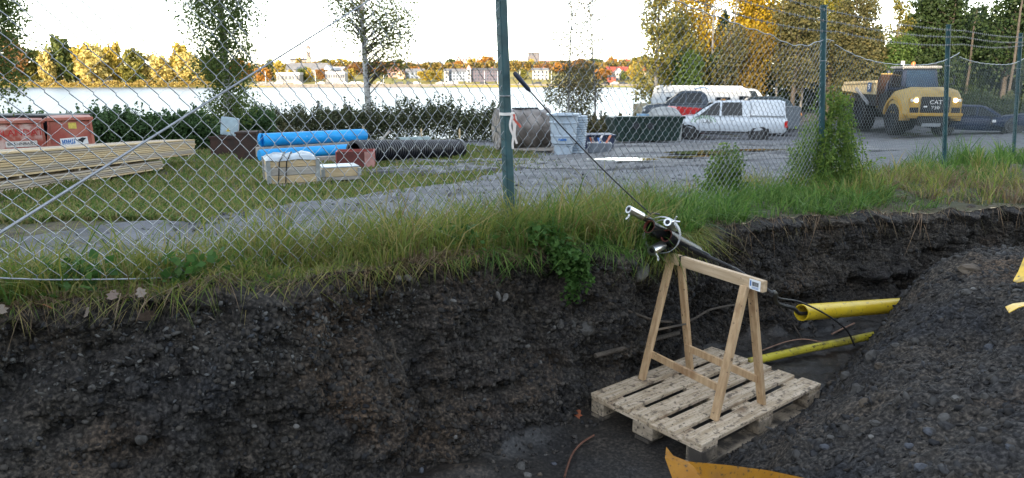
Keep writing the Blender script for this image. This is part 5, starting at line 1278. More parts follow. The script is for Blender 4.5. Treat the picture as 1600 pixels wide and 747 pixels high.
# cab
m = MB(); c_ = [(-2.95, .92, 2.2), (-1.35, .90, 2.28), (-1.62, .80, 3.34), (-2.9, .82, 3.34)]
m.loft([[(x, -y, z) for x, y, z in c_], [(x, y, z) for x, y, z in c_]]); m.build('cab', CABB, tr, bevel=.05)
MB().add([(-1.315, -.74, 2.40), (-1.315, .74, 2.40), (-1.555, .66, 3.24), (-1.555, -.66, 3.24), (-1.40, -.74, 2.36), (-1.40, .74, 2.36), (-1.63, .66, 3.2), (-1.63, -.66, 3.2)], [(0, 1, 2, 3), (7, 6, 5, 4), (0, 1, 5, 4), (1, 2, 6, 5), (2, 3, 7, 6), (3, 0, 4, 7)]).build('windscreen', M('tinted_blue_glass', (.012, .03, .06), .12, .15, 2, spec=.35), tr)
for sg in (-1, 1): MB().add([(-1.55, sg * .925, 2.4), (-2.75, sg * .925, 2.4), (-2.72, sg * .845, 3.2), (-1.72, sg * .845, 3.2), (-1.55, sg * .88, 2.4), (-2.75, sg * .88, 2.4), (-2.72, sg * .80, 3.2), (-1.72, sg * .80, 3.2)], [(0, 1, 2, 3), (7, 6, 5, 4), (0, 1, 5, 4), (1, 2, 6, 5), (2, 3, 7, 6), (3, 0, 4, 7)]).build('side_window', GLASS, tr)
MB().box((-2.2, 0, 3.40), (1.7, 1.86, .12)).build('roof', M('roof_pale', (.30, .30, .30), .5), tr, bevel=.04)
MB().lathe([(0, 0), (.09, 0), (.085, .16), (.05, .2), (0, .2)], 12, c=(-1.75, -.32, 3.46)).build('beacon', M('orange_beacon', (.75, .17, .04), .35), tr, True)
for y in (.45, .62): MB().box((-1.5, y, 3.52), (.08, .13, .11)).build('work_lamp', TBLK, tr)
MB().tube([(-1.5, -.86, 3.30), (-1.48, -.95, 3.62)], .025, 6).build('mirror_pole', WHITEP, tr); MB().box((-1.48, -.95, 3.6), (.06, .16, .2)).build('top_mirror', WHITEP, tr)
MB().tube([(-3.1, -.95, 2.1), (-3.1, -.95, 3.25)], .10, 12).build('exhaust_stack', CABB, tr)
# tipping body
m = MB(); sidep = [(-3.35, 2.0), (-3.35, 2.72), (-8.35, 2.66), (-8.8, 2.30), (-8.6, 2.12), (-7.2, 2.10), (-5.8, 2.0)]
for sg in (-1, 1):
    s2 = MB(); s2.prism(sidep, sg * 1.30, sg * 1.38); s2.build('body_side', PALEY, tr)
    s3 = MB(); s3.prism([(-3.35, 1.4), (-3.35, 2.0), (-5.8, 2.0), (-7.2, 2.1), (-6.6, 1.75), (-5.6, 1.38)], sg * 1.24, sg * 1.31); s3.build('body_belly', TBLK, tr)
    MB().box((-5.8, sg * 1.40, 2.62), (4.9, .14, .16), (0, -.02, 0)).build('side_rail', PALEY, tr, bevel=.02)
    MB().bar((-4.2, sg * 1.42, 1.5), (-6.2, sg * 1.42, 2.3), .1, .14).build('lift_ram', M('ram_grey', (.25, .26, .28), .4), tr)
MB().box((-5.9, 0, 1.62), (4.4, 2.6, .12), (0, .06, 0)).build('body_floor', RUSTB, tr)
MB().prism([(-3.3, 1.5), (-3.22, 1.5), (-2.95, 3.05), (-3.05, 3.08), (-3.4, 2.7)], -1.36, 1.36).build('headboard', RUSTB, tr)
MB().bar((-3.0, -1.36, 3.06), (-3.0, 1.36, 3.06), .08, .10).build('headboard_rail', TYD, tr)
sp = MB().box((-4.1, -1.485, 2.38), (.52, .02, .50)).build('number_plate', M('sign_blue', (.03, .07, .16), .5), tr)
text('5', .42, WHITEP, tr, (-4.1, -1.498, 2.38), (math.pi / 2, 0, 0), 'lettering', .003, 1.1)
MB().prism([(-2.2, 1.1), (-3.2, 1.1), (-3.2, 2.0), (-2.2, 2.2)], -1.25, 1.25).build('engine_side', TBLK, tr)

# ------------------------------------------------------------------ trees and shrubs
BARK_B = M('birch_bark', (.36, .36, .355), .7, .1, 2.2, .2, 20, col2=(.10, .09, .08), contrast=(.52, .66), stretch=(3, 3, 9))
BARK_D = M('dark_bark', (.07, .06, .05), .9, .25, 6, .4, 30)
BARK_P = M('pale_grey_bark', (.15, .15, .145), .8, .25, 3, .2, 20)
KD = 2.4
def tree(name, label, loc, trunk_pts, r0, bark, crowns, leafmat, lsize, seed, group=None, limbs=10, droop=0.0, cat='tree', spread=.16, per=26):
    """trunk_pts: trunk line in tree axes; crowns: (x, y, z, rx, ry, rz, leaf count)"""
    r = np.random.default_rng(seed); t = thing(name, label, cat, loc, 0, group)
    tp = [Vector(p) for p in trunk_pts]; n = len(tp)
    m = MB(); m.tube(tp, [r0 * (1 - .85 * i / (n - 1)) for i in range(n)], 8); m.build('trunk', bark, t, True)
    C = []; mb = MB(); first = True
    tz = np.array([p.z for p in tp]); tx = np.array([p.x for p in tp]); ty = np.array([p.y for p in tp])
    for (x, y, z, rx, ry, rz, k) in crowns:
        nc = max(6, int(k * KD) // per)
        d = r.normal(size=(nc, 3)); d /= np.linalg.norm(d, axis=1)[:, None]; rad = r.uniform(.25, 1, nc) ** .6
        cc = np.array([x, y, z]) + d * rad[:, None] * np.array([rx, ry, rz])
        for q in cc[:min(nc, limbs)]:
            zz = np.clip(q[2] - r.uniform(.2, .6) * (abs(q[0]) + abs(q[1]) + .3), tz[0] + .1, tz[-1])
            st = Vector((float(np.interp(zz, tz, tx)), float(np.interp(zz, tz, ty)), float(zz))); e = Vector(q); md = st.lerp(e, .55) + Vector((0, 0, .12 * (e - st).length))
            mb.tube([st, md, e], [r0 * .16, r0 * .10, r0 * .04], 5, False)
        sz = np.cbrt(rx * ry * rz) * spread
        P = np.repeat(cc, per, 0) + r.normal(size=(nc * per, 3)) * sz * np.array([1, 1, 1.0 + droop]); P[:, 2] -= droop * np.abs(r.normal(size=len(P))) * sz * 1.2
        C.append(P)
    if mb.v: tag(mb.build('limb', BARK_D, t, True), kind='stuff')
    P = np.concatenate(C); s = lsize * 1.12 * r.uniform(.6, 1.35, len(P))
    link('crown', leaves(P, s, leafmat, 'crown', r=r), t)
    return t
LB = MLEAF('birch_leaf', [(.06, .10, .03), (.10, .145, .038), (.14, .18, .05), (.07, .11, .035)], .5)
LB2 = MLEAF('birch_leaf_light', [(.07, .095, .03), (.11, .135, .036), (.16, .16, .045), (.08, .105, .035)], .5)
LDRY = MLEAF('birch_leaf_brown', [(.09, .08, .035), (.13, .10, .04), (.06, .06, .03)], .3)
LOL = MLEAF('olive_leaf', [(.11, .12, .03), (.19, .18, .04), (.26, .21, .045), (.09, .11, .03)], .4)
LGOLD = MLEAF('golden_leaf', [(.38, .26, .018), (.48, .35, .025), (.32, .19, .02), (.26, .21, .03)], .35)
LYG = MLEAF('yellow_green_leaf', [(.16, .17, .03), (.26, .24, .035), (.12, .13, .03), (.34, .27, .035)], .35)
LDK = MLEAF('dark_green_leaf', [(.02, .04, .015), (.034, .062, .02), (.05, .08, .026), (.026, .046, .018)], .3)
LMID = MLEAF('mid_green_leaf', [(.045, .085, .022), (.07, .12, .028), (.10, .15, .036)], .35)
LHEDGE = MLEAF('hedge_leaf', [(.035, .075, .028), (.06, .115, .04), (.09, .155, .055), (.045, .09, .033)], .35)
LGREY = MLEAF('grey_olive_leaf', [(.085, .095, .042), (.125, .125, .055), (.16, .14, .05), (.085, .085, .045)], .4)
# birches on the lake side of the yard
b = frame_at(2, 15.5)
tree('birch_tree', 'leafy birch hanging down at the left edge above the red containers', b, [(-.75, 0, 0), (-.7, .0, 3), (-.6, 0, 6), (-.5, 0, 9)], .12, BARK_B,
     [(.2, 0, 4.4, .8, .7, 1.4, 2600), (.1, 0, 3.1, .85, .7, .9, 2000), (-.05, 0, 2.0, .75, .6, .7, 1300), (.1, 0, 6.4, 1.1, 1.0, 1.4, 900)], LB, .060, 501, limbs=6, droop=.8)
b = frame_at(362, 19.0)
tree('birch_tree', 'dense leafy birch rising from the hedge left of the blue pipes', b, [(0, 0, 0), (.04, 0, 3), (0, .05, 6), (.02, 0, 8.5)], .13, BARK_B,
     [(.02, 0, 4.9, 1.05, .9, 1.2, 2300), (-.02, 0, 3.6, 1.02, .9, .8, 2400), (.0, 0, 2.45, .85, .8, .6, 1700), (.1, 0, 1.5, .75, .7, .55, 1100), (0, 0, 6.6, 1.0, .9, 1.2, 900)], LB, .062, 502, limbs=10, droop=.7)
b = frame_at(579, 29)
tree('birch_tree', 'tall birch with a bright white trunk behind the blue pipes', b, [(0, 0, -.2), (-.05, 0, 2.2), (-.12, 0, 4.5), (-.05, 0, 8), (.1, 0, 12)], .155, BARK_B,
     [(.0, 0, 7.2, 1.9, 1.5, 1.3, 1400), (.3, 0, 5.0, 1.6, 1.4, 1.3, 1250), (1.1, 0, 4.6, .9, .9, 1.0, 520), (.8, 0, 3.3, 1.2, 1.2, .5, 300), (-.75, 0, 5.2, .7, .8, 1.1, 380), (.1, 0, 9, 2, 1.6, 1.2, 400)], LB2, .085, 503, limbs=26, droop=.7, spread=.19, per=11)
for k, (u, y, h_, lean, lab, mt, lm) in enumerate([(887, 31, 6.6, .1, 'slender nearly bare birch behind the white chambers', BARK_P, LDRY), (930, 33, 7.4, -.55, 'slender bare birch leaning left beside the green skip', BARK_P, LDRY)]):
    b = frame_at(u, y)
    tree('birch_tree', lab, b, [(0, 0, -.2), (lean * .1, 0, 2.2), (lean * .5, 0, 4.5), (lean, 0, h_)], .055, mt, [(lean * .5, 0, 4.6, .75, .7, 1.6, 210), (lean * .2, 0, 2.6, .8, .7, .8, 260), (lean * .7, 0, 6.2, .6, .6, 1.0, 80)], lm, .09, 520 + k, limbs=34, spread=.2, per=7)
b = frame_at(908, 36); tree('shrub', 'dense brown olive shrub between the two slender birches', b, [(0, 0, 0), (0, 0, 1), (0, 0, 2.6)], .05, BARK_D, [(0, 0, 2.6, .95, .9, 1.25, 1300), (-.3, 0, 1.3, .9, .9, .8, 700), (-1.2, 0, 2.3, .8, .8, .8, 420)], LGREY, .085, 530, cat='shrub')
# hedge and tall weeds along the lake
def hedge(name, label, us, y, hts, depth, k, mat, ls, seed, cat='hedge', kind=None, wisps=0):
    r = np.random.default_rng(seed); P = []
    k = int(k * 2.6); ls = ls * 1.05
    u = r.uniform(us[0], us[-1], k); yy = y + r.uniform(-depth, depth, k)
    ht = np.interp(u, us, hts) * (1 + .16 * vnoise(u / 11, yy, 0, seed) + .12 * vnoise(u / 4, yy * 2, 0, seed + 1)) * (1 - .35 * np.abs(yy - y) / depth)
    f = r.random(k) ** .55; x = (u - 800) / F * (yy * CP + 1.9 * SP); z = gz(x, yy)
    P = np.stack([x, yy, z + f * ht], -1) + r.normal(size=(k, 3)) * .03
    V = [P]
    if wisps:
        uu = r.uniform(us[0], us[-1], wisps)
        for a in uu:
            h_ = float(np.interp(a, us, hts)) * r.uniform(1.0, 1.28); y1 = y + r.uniform(-depth, depth); x1 = (a - 800) / F * (y1 * CP + 1.9 * SP); z1 = float(gz(x1, y1)); kk = 26
            tt = r.uniform(.6, 1, kk); V.append(np.stack([x1 + r.normal(0, .05, kk) * (1.1 - tt) * 3, np.full(kk, y1), z1 + tt * h_], -1))
    P = np.concatenate(V)
    o = thing(name, label, cat, (float(P[:, 0].mean()), y, float(P[:, 2].min()))); L_ = np.array(o.location)
    link('foliage', leaves(P - L_, ls * r.uniform(.6, 1.4, len(P)), mat, 'foliage', r=r), o)
    return o
hedge('hedge', 'dark green dense hedge along the lake behind the red containers', [-60, 60, 130, 170, 210, 300, 345], 21.5, [1.05, 1.05, 1.15, 1.32, 1.12, 1.15, 1.10], .8, 15000, LHEDGE, .085, 541, wisps=26)
hedge('hedge', 'weedy dark green hedge below the dense birch', [335, 370, 430], 22.5, [1.1, 1.25, 1.15], .7, 4200, LHEDGE, .085, 542, wisps=6)
hedge('hedge', 'tall dark willowherb thicket at the shore behind the blue pipes', [395, 450, 520, 600, 690, 740, 800], 29, [1.30, 1.45, 1.40, 1.5, 1.7, 1.45, 1.4], 1.0, 13000, MLEAF('willowherb_leaf', [(.03, .045, .022), (.06, .075, .032), (.09, .105, .045), (.075, .065, .038)], .3), .085, 543, wisps=60)
hedge('reed_bank', 'brown dry reeds at the lake behind the white chambers', [770, 850, 930, 1010, 1050], 33, [1.0, 1.05, 1.05, 1.0, .9], 1.0, 9000, MLEAF('reed_leaf', [(.12, .10, .05), (.17, .14, .07), (.08, .08, .04), (.10, .11, .045)], .25), .11, 544, 'reeds', wisps=40)
hedge('reed_bank', 'pale dry weeds under the tall willowherb left of the blue pipes', [385, 430, 470], 24, [.55, .8, .5], .5, 1800, MATS['reed_leaf'], .10, 545, 'reeds', wisps=10)
hedge('reed_bank', 'grey green weeds behind the dark cars at the right', [1500, 1560, 1640], 41, [2.0, 1.8, 1.6], 1.2, 5200, MLEAF('weed_leaf', [(.05, .08, .03), (.08, .11, .045), (.10, .11, .05)], .3), .13, 546, 'reeds', wisps=20)
# trees behind the parked vehicles
def btree(name, label, u, y, h_, w_, mat, seed, k, ls=.17, bark=BARK_D, zmin=.25, lean=0.0, per=20, spread=.15, cat='tree', group=None, parts=4):
    b = frame_at(u, y); r = np.random.default_rng(seed); cr = []
    for i in range(parts):
        f = (i + .5) / parts; z = h_ * (zmin + (1 - zmin) * f); ww = w_ * (1.0 - .5 * abs(f - .4)) * r.uniform(.85, 1.1)
        cr.append((lean * f + r.uniform(-.25, .25) * w_, r.uniform(-.3, .3) * w_, z, ww * .75, ww * .75, h_ * (1 - zmin) / parts * .85, k // parts))
    return tree(name, label, b, [(0, 0, -.2), (lean * .3, 0, h_ * .3), (lean * .7, 0, h_ * .65), (lean, 0, h_)], .02 * h_ * .8 + .03, bark, cr, mat, ls, seed, group, 12, .2, cat, spread, per)
btree('leafy_tree', 'loose olive tree at the lake edge left of the golden tree', 1022, 47, 9.5, 1.9, LOL, 551, 2600, .16, BARK_P, .22)
btree('leafy_tree', 'olive green birch standing behind the caravan', 1062, 50, 6.9, 2.3, LOL, 552, 3600, .17, BARK_B, .2)
btree('shrub', 'dense dark green bush left of the caravan', 1060, 48.5, 4.6, 2.0, LMID, 553, 4200, .17, BARK_D, .05, cat='shrub')
btree('shrub', 'dark green bush behind the caravan roof', 1105, 51, 4.6, 2.0, LDK, 554, 3600, .18, BARK_D, .05, cat='shrub')
btree('golden_tree', 'tall golden sunlit tree above the caravan', 1092, 54, 13.5, 2.9, LGOLD, 555, 5200, .18, BARK_P, .38)
btree('golden_tree', 'golden orange tree standing over the white pickup', 1172, 54, 12.5, 3.2, LGOLD, 556, 6200, .18, BARK_P, .36)
btree('leafy_tree', 'ochre tree with pale trunk right of the caravan', 1155, 52, 6.0, 2.3, MLEAF('ochre_leaf', [(.20, .145, .03), (.28, .19, .04), (.15, .13, .03)], .4), 557, 3000, .17, BARK_P, .3, per=14)
btree('leafy_tree', 'grey trunked half bare tree behind the white van', 1128, 50, 6.4, 1.7, LGREY, 558, 1100, .16, BARK_P, .4, per=10, spread=.2)
btree('leafy_tree', 'grey olive tree left of the second fence post', 1235, 50, 10, 2.6, LGREY, 559, 4200, .17, BARK_D, .3)
btree('leafy_tree', 'yellow green sunlit tree above the second fence post', 1290, 58, 13.5, 3.0, LYG, 560, 4200, .20, BARK_D, .5)
btree('leafy_tree', 'dim olive tree behind the tipping body of the dump truck', 1320, 52, 8.4, 3.0, LGREY, 561, 5200, .17, BARK_D, .15)
btree('birch_tree', 'slender pointed birch left of the big rounded tree', 1388, 54, 9.3, 1.0, LOL, 562, 1000, .15, BARK_P, .35, per=12)
btree('shrub', 'mid green bush behind the dump truck exhaust', 1392, 50, 5.4, 1.5, LMID, 563, 3400, .16, BARK_D, .15, cat='shrub')
btree('leafy_tree', 'big rounded dark green tree behind the dump truck cab', 1470, 56, 9.2, 4.2, LDK, 564, 9000, .20, BARK_D, .12, parts=5)
btree('leafy_tree', 'dark green tree joined to the big rounded tree on its left', 1425, 58, 7.6, 2.6, LDK, 565, 4200, .20, BARK_D, .1)
btree('leafy_tree', 'tall dark loose leaved tree near the right edge', 1560, 50, 12, 3.6, LDK, 566, 6200, .18, BARK_D, .3)
btree('leafy_tree', 'dark green tree behind the fourth fence post', 1615, 54, 9.5, 3.2, LDK, 567, 5200, .19, BARK_D, .1)
btree('leafy_tree', 'dark green bushy tree above the navy estate car', 1540, 58, 7, 3.4, LDK, 568, 5200, .20, BARK_D, .08)
for k, (u, y, h_) in enumerate([(1105, 51, 10), (1137, 52, 10), (1208, 53, 10), (1248, 52, 9), (1502, 52, 9), (1568, 47, 10)]):
    b = frame_at(u, y); tag(MB().tube([(0, 0, -.2), (.1, 0, h_ * .4), (.0, 0, h_ * .7), (.15, 0, h_)], [.09, .08, .06, .03], 8).build('tree_trunk', BARK_P if k < 4 else BARK_D, None, True, loc=b), ['pale thin trunk standing just left of the white van', 'pale trunk rising behind the white van', 'thin pale trunk above the grey trailer', 'thin white trunk left of the second fence post', 'pale thin trunk behind the right side of the dump truck', 'pale trunk behind the navy estate car'][k], 'trunk')
# the wood behind closes the gaps
r_ = np.random.default_rng(570); k = 60000
u = r_.uniform(1030, 1800, k); yy = r_.uniform(60, 70, k); hh = np.interp(u, [1030, 1060, 1120, 1200, 1300, 1380, 1450, 1600, 1800], [2.5, 5.5, 8.0, 8.6, 8.5, 5.8, 7.5, 9.0, 9]) * (1 + .15 * vnoise(u / 14, 0, 0, 571))
x = (u - 800) / F * (yy * CP + 3 * SP); z = gz(x, yy) + r_.random(k) ** .8 * hh
tag(link('far_wood', leaves(np.stack([x, yy, z], -1), .42 * r_.uniform(.6, 1.4, k), LDK, 'far_wood', r=r_)), 'dark wood behind the parked vehicles', 'wood', kind='stuff')
# climbing weeds on the fence
LHOP = MLEAF('climber_leaf', [(.10, .19, .035), (.16, .26, .05), (.24, .32, .07), (.10, .18, .04), (.06, .12, .03)], .5)
def climber(label, u, y, shape, k, ls, seed):
    b = frame_at(u, y); t = thing('climbing_weed', label, 'weed', b, 0); r = np.random.default_rng(seed)
    H = shape[-1][0]; ns = max(20, k // 70); P = []; m = MB()
    for i in range(ns):
        a = r.uniform(0, 2 * np.pi); h_ = H * r.uniform(.3, 1.08); w0 = shape[0][1] * r.uniform(.1, 1.0); wt_ = float(np.interp(h_, [q for q, c in shape], [c for q, c in shape])) * r.uniform(.1, 1.5)
        b0 = np.array([math.cos(a) * w0, math.sin(a) * w0 * .5, 0]); a2 = a + r.normal(0, .6); b1 = np.array([math.cos(a2) * wt_, math.sin(a2) * wt_ * .5, h_]); mid = (b0 + b1) / 2 + r.normal(0, .04, 3)
        kk = 70; t_ = r.random(kk)[:, None] ** .8; q = b0 * (1 - t_) ** 2 + 2 * mid * t_ * (1 - t_) + b1 * t_ ** 2
        P.append(q + r.normal(size=(kk, 3)) * .03 * (1.15 - .6 * t_))
        m.tube([b0, mid * .5 + (b0 + b1) * .25, b1], [.004, .003, .0015], 4, False)
    P = np.concatenate(P)
    link('foliage', leaves(P, ls * r.uniform(.5, 1.4, len(P)), LHOP, 'foliage', r=r), t)
    m.build('stem', LHOP, t)
climber('bushy green climbing weed on the wire mesh left of the second fence post', 1128, 6.35, [(0, .22), (.25, .20), (.40, .16), (.52, .08)], 4200, .026, 581)
climber('tall green climbing weed wrapped around the second fence post', 1287, 7.1, [(0, .56), (.25, .44), (.5, .30), (.75, .19), (.98, .12)], 8200, .028, 582)
# broad leaved weeds at the trench edge
LBROAD = MLEAF('broad_weed_leaf', [(.04, .10, .022), (.06, .14, .03), (.09, .17, .04)], .4)
for k, (u, v, n_, lab) in enumerate([(295, 448, 60, 'dark green broad leaved weed at the left trench edge'), (115, 468, 80, 'small pale green weeds on the left trench edge'), (895, 380, 150, 'bright green nettle tuft on the edge above the hanging grass'), (940, 345, 120, 'lobed green weed left of the pipe bundle'), (720, 385, 60, 'small green weed at the edge left of the middle post'), (870, 345, 90, 'fresh green weeds right of the foot of the middle post')]):
    p = Vector(atz(u, v, -.86)); r = np.random.default_rng(600 + k); s_, n__ = SN(p.x, p.y); n__ = min(n__, float(edge_n(s_)) - .03); x_, y_ = XY(s_, n__); z_ = float(gsurf(x_, y_))
    t = thing('weed', lab, 'weed', (x_, y_, z_)); n_ *= 2; P = r.normal(size=(n_, 3)) * np.array([.06, .05, .04]) + np.array([0, 0, .06])
    tag(link('foliage', leaves(P, .04 * r.uniform(.6, 1.4, n_), LBROAD, 'foliage', asp=.8, r=r), t), kind='stuff'); m = MB()
    for i in range(8): q = Vector(P[i]); m.tube([(q.x * .3, q.y * .3, -.02), q], .0025, 4)
    m.build('stem', LBROAD, t)
# a leafy weed trailing over the edge and down the wall
r = np.random.default_rng(660); ctrl = [wp(880, 385, .975), wp(893, 410, .98), wp(898, 440, .985), wp(892, 472, .988)]
t = thing('weed', 'leafy green weed hanging down the trench wall right of the middle post', 'weed', ctrl[0]); P = []; m = MB()
for i in range(16):
    L_ = r.uniform(.35, 1.0); q = [c - ctrl[0] + Vector(r.normal(0, 1, 3)) * np.array([.035, .012, .02]).mean() for c in ctrl]; dx = r.normal(0, .045)
    q = [p + Vector((dx * (1 - .35 * k / 3), -.01 * r.random(), 0)) for k, p in enumerate(q)]
    tt = np.linspace(0, L_ * 3, 16); pts = [q[min(int(a), 2)].lerp(q[min(int(a), 2) + 1], a - min(int(a), 2)) for a in tt]; m.tube(pts, .0018, 4, False)
    for p in pts:
        for _ in range(6): P.append(np.array(p) + r.normal(0, .014, 3) + np.array([0, -.012, 0]))
P = np.array(P); tag(link('foliage', leaves(P, .026 * r.uniform(.6, 1.5, len(P)), LBROAD, 'foliage', asp=.7, r=r), t), kind='stuff'); tag(m.build('stem', LBROAD, t), kind='stuff')
# fallen leaves
LF = [M('fallen_leaf_brown', (.15, .11, .09), .7, .2, 20), M('fallen_leaf_red', (.30, .09, .04), .7, .2, 20), M('fallen_leaf_pale', (.20, .165, .135), .7, .2, 20)]
def leaf_mesh(mat):
    pts = [(0, -.5), (.12, -.42), (.42, -.3), (.28, -.12), (.5, .08), (.22, .18), (.18, .42), (0, .5), (-.2, .4), (-.22, .16), (-.48, .06), (-.26, -.14), (-.4, -.32), (-.12, -.42)]
    m = MB(); V = [(x, y, .12 * abs(x) + .05 * math.sin(5 * y)) for x, y in pts] + [(0, 0, .03)]
    m.add(V, [(i, (i + 1) % 14, 14) for i in range(14)]); return m.mesh('leaf', mat)
LMs = [leaf_mesh(m_) for m_ in LF]
for k, (u, v, sz, mt, lab) in enumerate([(230, 494, 26, 0, 'big brown fallen leaf on the crushed stone at the left edge'), (75, 479, 12, 1, 'reddish fallen leaf in the grass at the left edge'), (176, 461, 16, 0, 'curled brown leaf under the grass right of the red leaf'), (220, 457, 14, 2, 'pale curled leaf in the dry straw on the left'), (3, 483, 14, 2, 'pale fallen leaf at the very left of the trench edge'), (902, 648, 14, 1, 'orange brown leaf on the mud left of the pallet'), (135, 488, 14, 2, 'pale leaf lying beside the green weeds at the left edge'), (330, 497, 10, 2, 'small pale leaf at the top of the stony band')]):
    p = wp(u, v, .985); dep = p.y * CP - p.z * SP
    o = tag(link('fallen_leaf', LMs[mt], None, p, (random.uniform(.5, 1.1), random.uniform(-.4, .4), random.uniform(0, 6))), lab, 'leaf'); sc = sz / F * dep * 1.3; o.scale = (sc, sc, sc)
# short lawn of the yard
r_ = np.random.default_rng(620); k = 95000
u = r_.uniform(-40, 1100, k); yy = 5.6 + 22 * r_.random(k) ** 1.7; x = (u - 800) / F * (yy * CP + 1.4 * SP); s_, n_ = SN(x, yy)
mk = (n_ < road_hi(s_) + .25 * r_.normal(size=k)) & (vnoise(x * .9, yy * .9, 0, 622) + .5 * vnoise(x * 3, yy * 3, 0, 623) > r_.uniform(-1.4, .1, k)) & (r_.random(k) > sstep(700, 1050, u) * .8)
x, yy = x[mk], yy[mk]; k = len(x); z = gsurf(x, yy); a = r_.uniform(0, 6.28, k); l_ = r_.uniform(.1, .7, k)
LAWN = MLEAF('lawn_grass', [(.07, .13, .03), (.12, .18, .04), (.20, .20, .06), (.06, .11, .028), (.27, .22, .10), (.14, .17, .05)], .45)
tag(link('lawn_grass', blades(np.stack([x, yy, z], -1), r_.uniform(.03, .10, k) * (1 + yy / 30), .012 * (1 + yy / 14), np.stack([np.cos(a) * l_, np.sin(a) * l_, np.zeros(k)], -1), r_.uniform(.2, .6, k), r_.uniform(-.8, .8, k), LAWN, 'lawn_grass')), 'short patchy lawn of the yard', 'grass', kind='stuff')
# loose stones on the gravel road
r_ = np.random.default_rng(640); s_ = r_.uniform(-3.5, 9, 2600); f_ = r_.random(2600); n_ = road_lo(s_) * (1 - f_) + road_hi(s_) * f_; x, y = XY(s_, n_)
clods('road_stone', np.stack([x, y, gsurf(x, y) + .028], -1), .006 + .018 * r_.random(2600) ** 5, MLEAF('road_stone', [(.06, .06, .065), (.11, .11, .115), (.17, .17, .175)], 0, .9), bpy.data.objects['gravel_road'], .5, 641)

# ------------------------------------------------------------------ far shore: trees, houses, church
def proto(seed, k, wd=1.0):
    r = np.random.default_rng(seed); nc = 44; d = r.normal(size=(nc, 3)); d /= np.linalg.norm(d, axis=1)[:, None]
    cc = np.array([0, 0, .50]) + d * (r.uniform(.3, 1, nc) ** .6)[:, None] * np.array([.36 * wd, .36 * wd, .44])
    P = np.repeat(cc, k // nc, 0) + r.normal(size=(nc * (k // nc), 3)) * .055
    cm = leaves(P, .095 * r.uniform(.6, 1.3, len(P)), None, 'crown', asp=.8, r=r); cm.materials.append(LGOLD)
    tm = MB().tube([(0, 0, 0), (.01, 0, .3), (0, 0, .75)], [.03, .022, .008], 6).mesh('trunk', BARK_D, True)
    return cm, tm
PRO = [proto(700 + i, 1800, w_) for i, w_ in enumerate((1.0, 1.25, .75))]
FC = {'golden': MLEAF('far_golden_leaf', [(.36, .27, .05), (.44, .34, .06), (.30, .21, .04)], .3), 'pale yellow': MLEAF('pale_yellow_leaf', [(.50, .40, .12), (.60, .50, .18), (.42, .32, .10)], .3), 'olive': MLEAF('far_olive_leaf', [(.16, .16, .035), (.24, .21, .04), (.12, .13, .03)], .3), 'orange': MLEAF('orange_leaf', [(.40, .19, .04), (.48, .25, .05), (.32, .14, .035)], .3), 'green': MLEAF('far_green_leaf', [(.07, .10, .03), (.10, .13, .035), (.14, .15, .04)], .3), 'russet': MLEAF('russet_leaf', [(.26, .13, .05), (.32, .17, .06), (.20, .11, .04)], .3)}
def on_far(u, y):
    x = (u - 800) / F * (y * CP); return x, y, float(shore_z(np.array(x), np.array(float(y))))
def far_tree(u, y, v_top, w_px, col, label, k=0, group=None, base=None):
    x, yy, z = on_far(u, y); top = float(aty(u, v_top, yy)[2])
    if base is not None: z = float(aty(u, base, yy)[2])
    h_ = top - z; wd = w_px / F * yy
    t = thing('far_tree', label, 'tree', (x, yy, z), random.uniform(0, 6), group)
    cm, tm = PRO[k % 3]; o = link('crown', cm, t); o.material_slots[0].link = 'OBJECT'; o.material_slots[0].material = FC[col]
    link('trunk', tm, t); t.scale = (wd / .82, wd / .82, h_)
    return t
for k, (u, y, vt, wp_, col, lab) in enumerate([
    (22, 372, 50, 46, 'russet', 'pinkish orange far tree glimpsed behind the left edge birch'), (52, 380, 72, 40, 'olive', 'olive far tree just right of the left edge birch'), (76, 372, 78, 30, 'pale yellow', 'pale yellow far tree left of the tall dark green one'),
    (97, 378, 57, 46, 'green', 'tall rounded green tree among the yellow ones across the lake'), (118, 384, 68, 34, 'green', 'dark green tree right behind the tall rounded one'), (135, 380, 66, 40, 'golden', 'golden far tree above the pale spreading one'), (146, 370, 80, 52, 'pale yellow', 'pale spreading tree left of the small white hut'),
    (160, 386, 64, 36, 'pale yellow', 'light yellow tree behind the small white hut'), (182, 378, 63, 34, 'golden', 'narrow golden tree just right of the small white hut'), (212, 374, 76, 40, 'olive', 'brownish olive tree in the middle of the far park'), (234, 380, 80, 36, 'pale yellow', 'pale buff tree right of the brownish olive one'),
    (255, 370, 88, 44, 'pale yellow', 'low pale yellow tree near the far bank'), (284, 376, 68, 34, 'golden', 'tall golden tree left of the dense birch'), (300, 372, 78, 42, 'pale yellow', 'pale yellow tree partly behind the dense birch'), (330, 378, 84, 46, 'olive', 'olive tree seen through the dense birch'), (200, 366, 113, 16, 'olive', 'small round bush on the far meadow'), (222, 366, 115, 14, 'green', 'small low bush on the far meadow')]):
    far_tree(u, y, vt, wp_, col, lab, k)
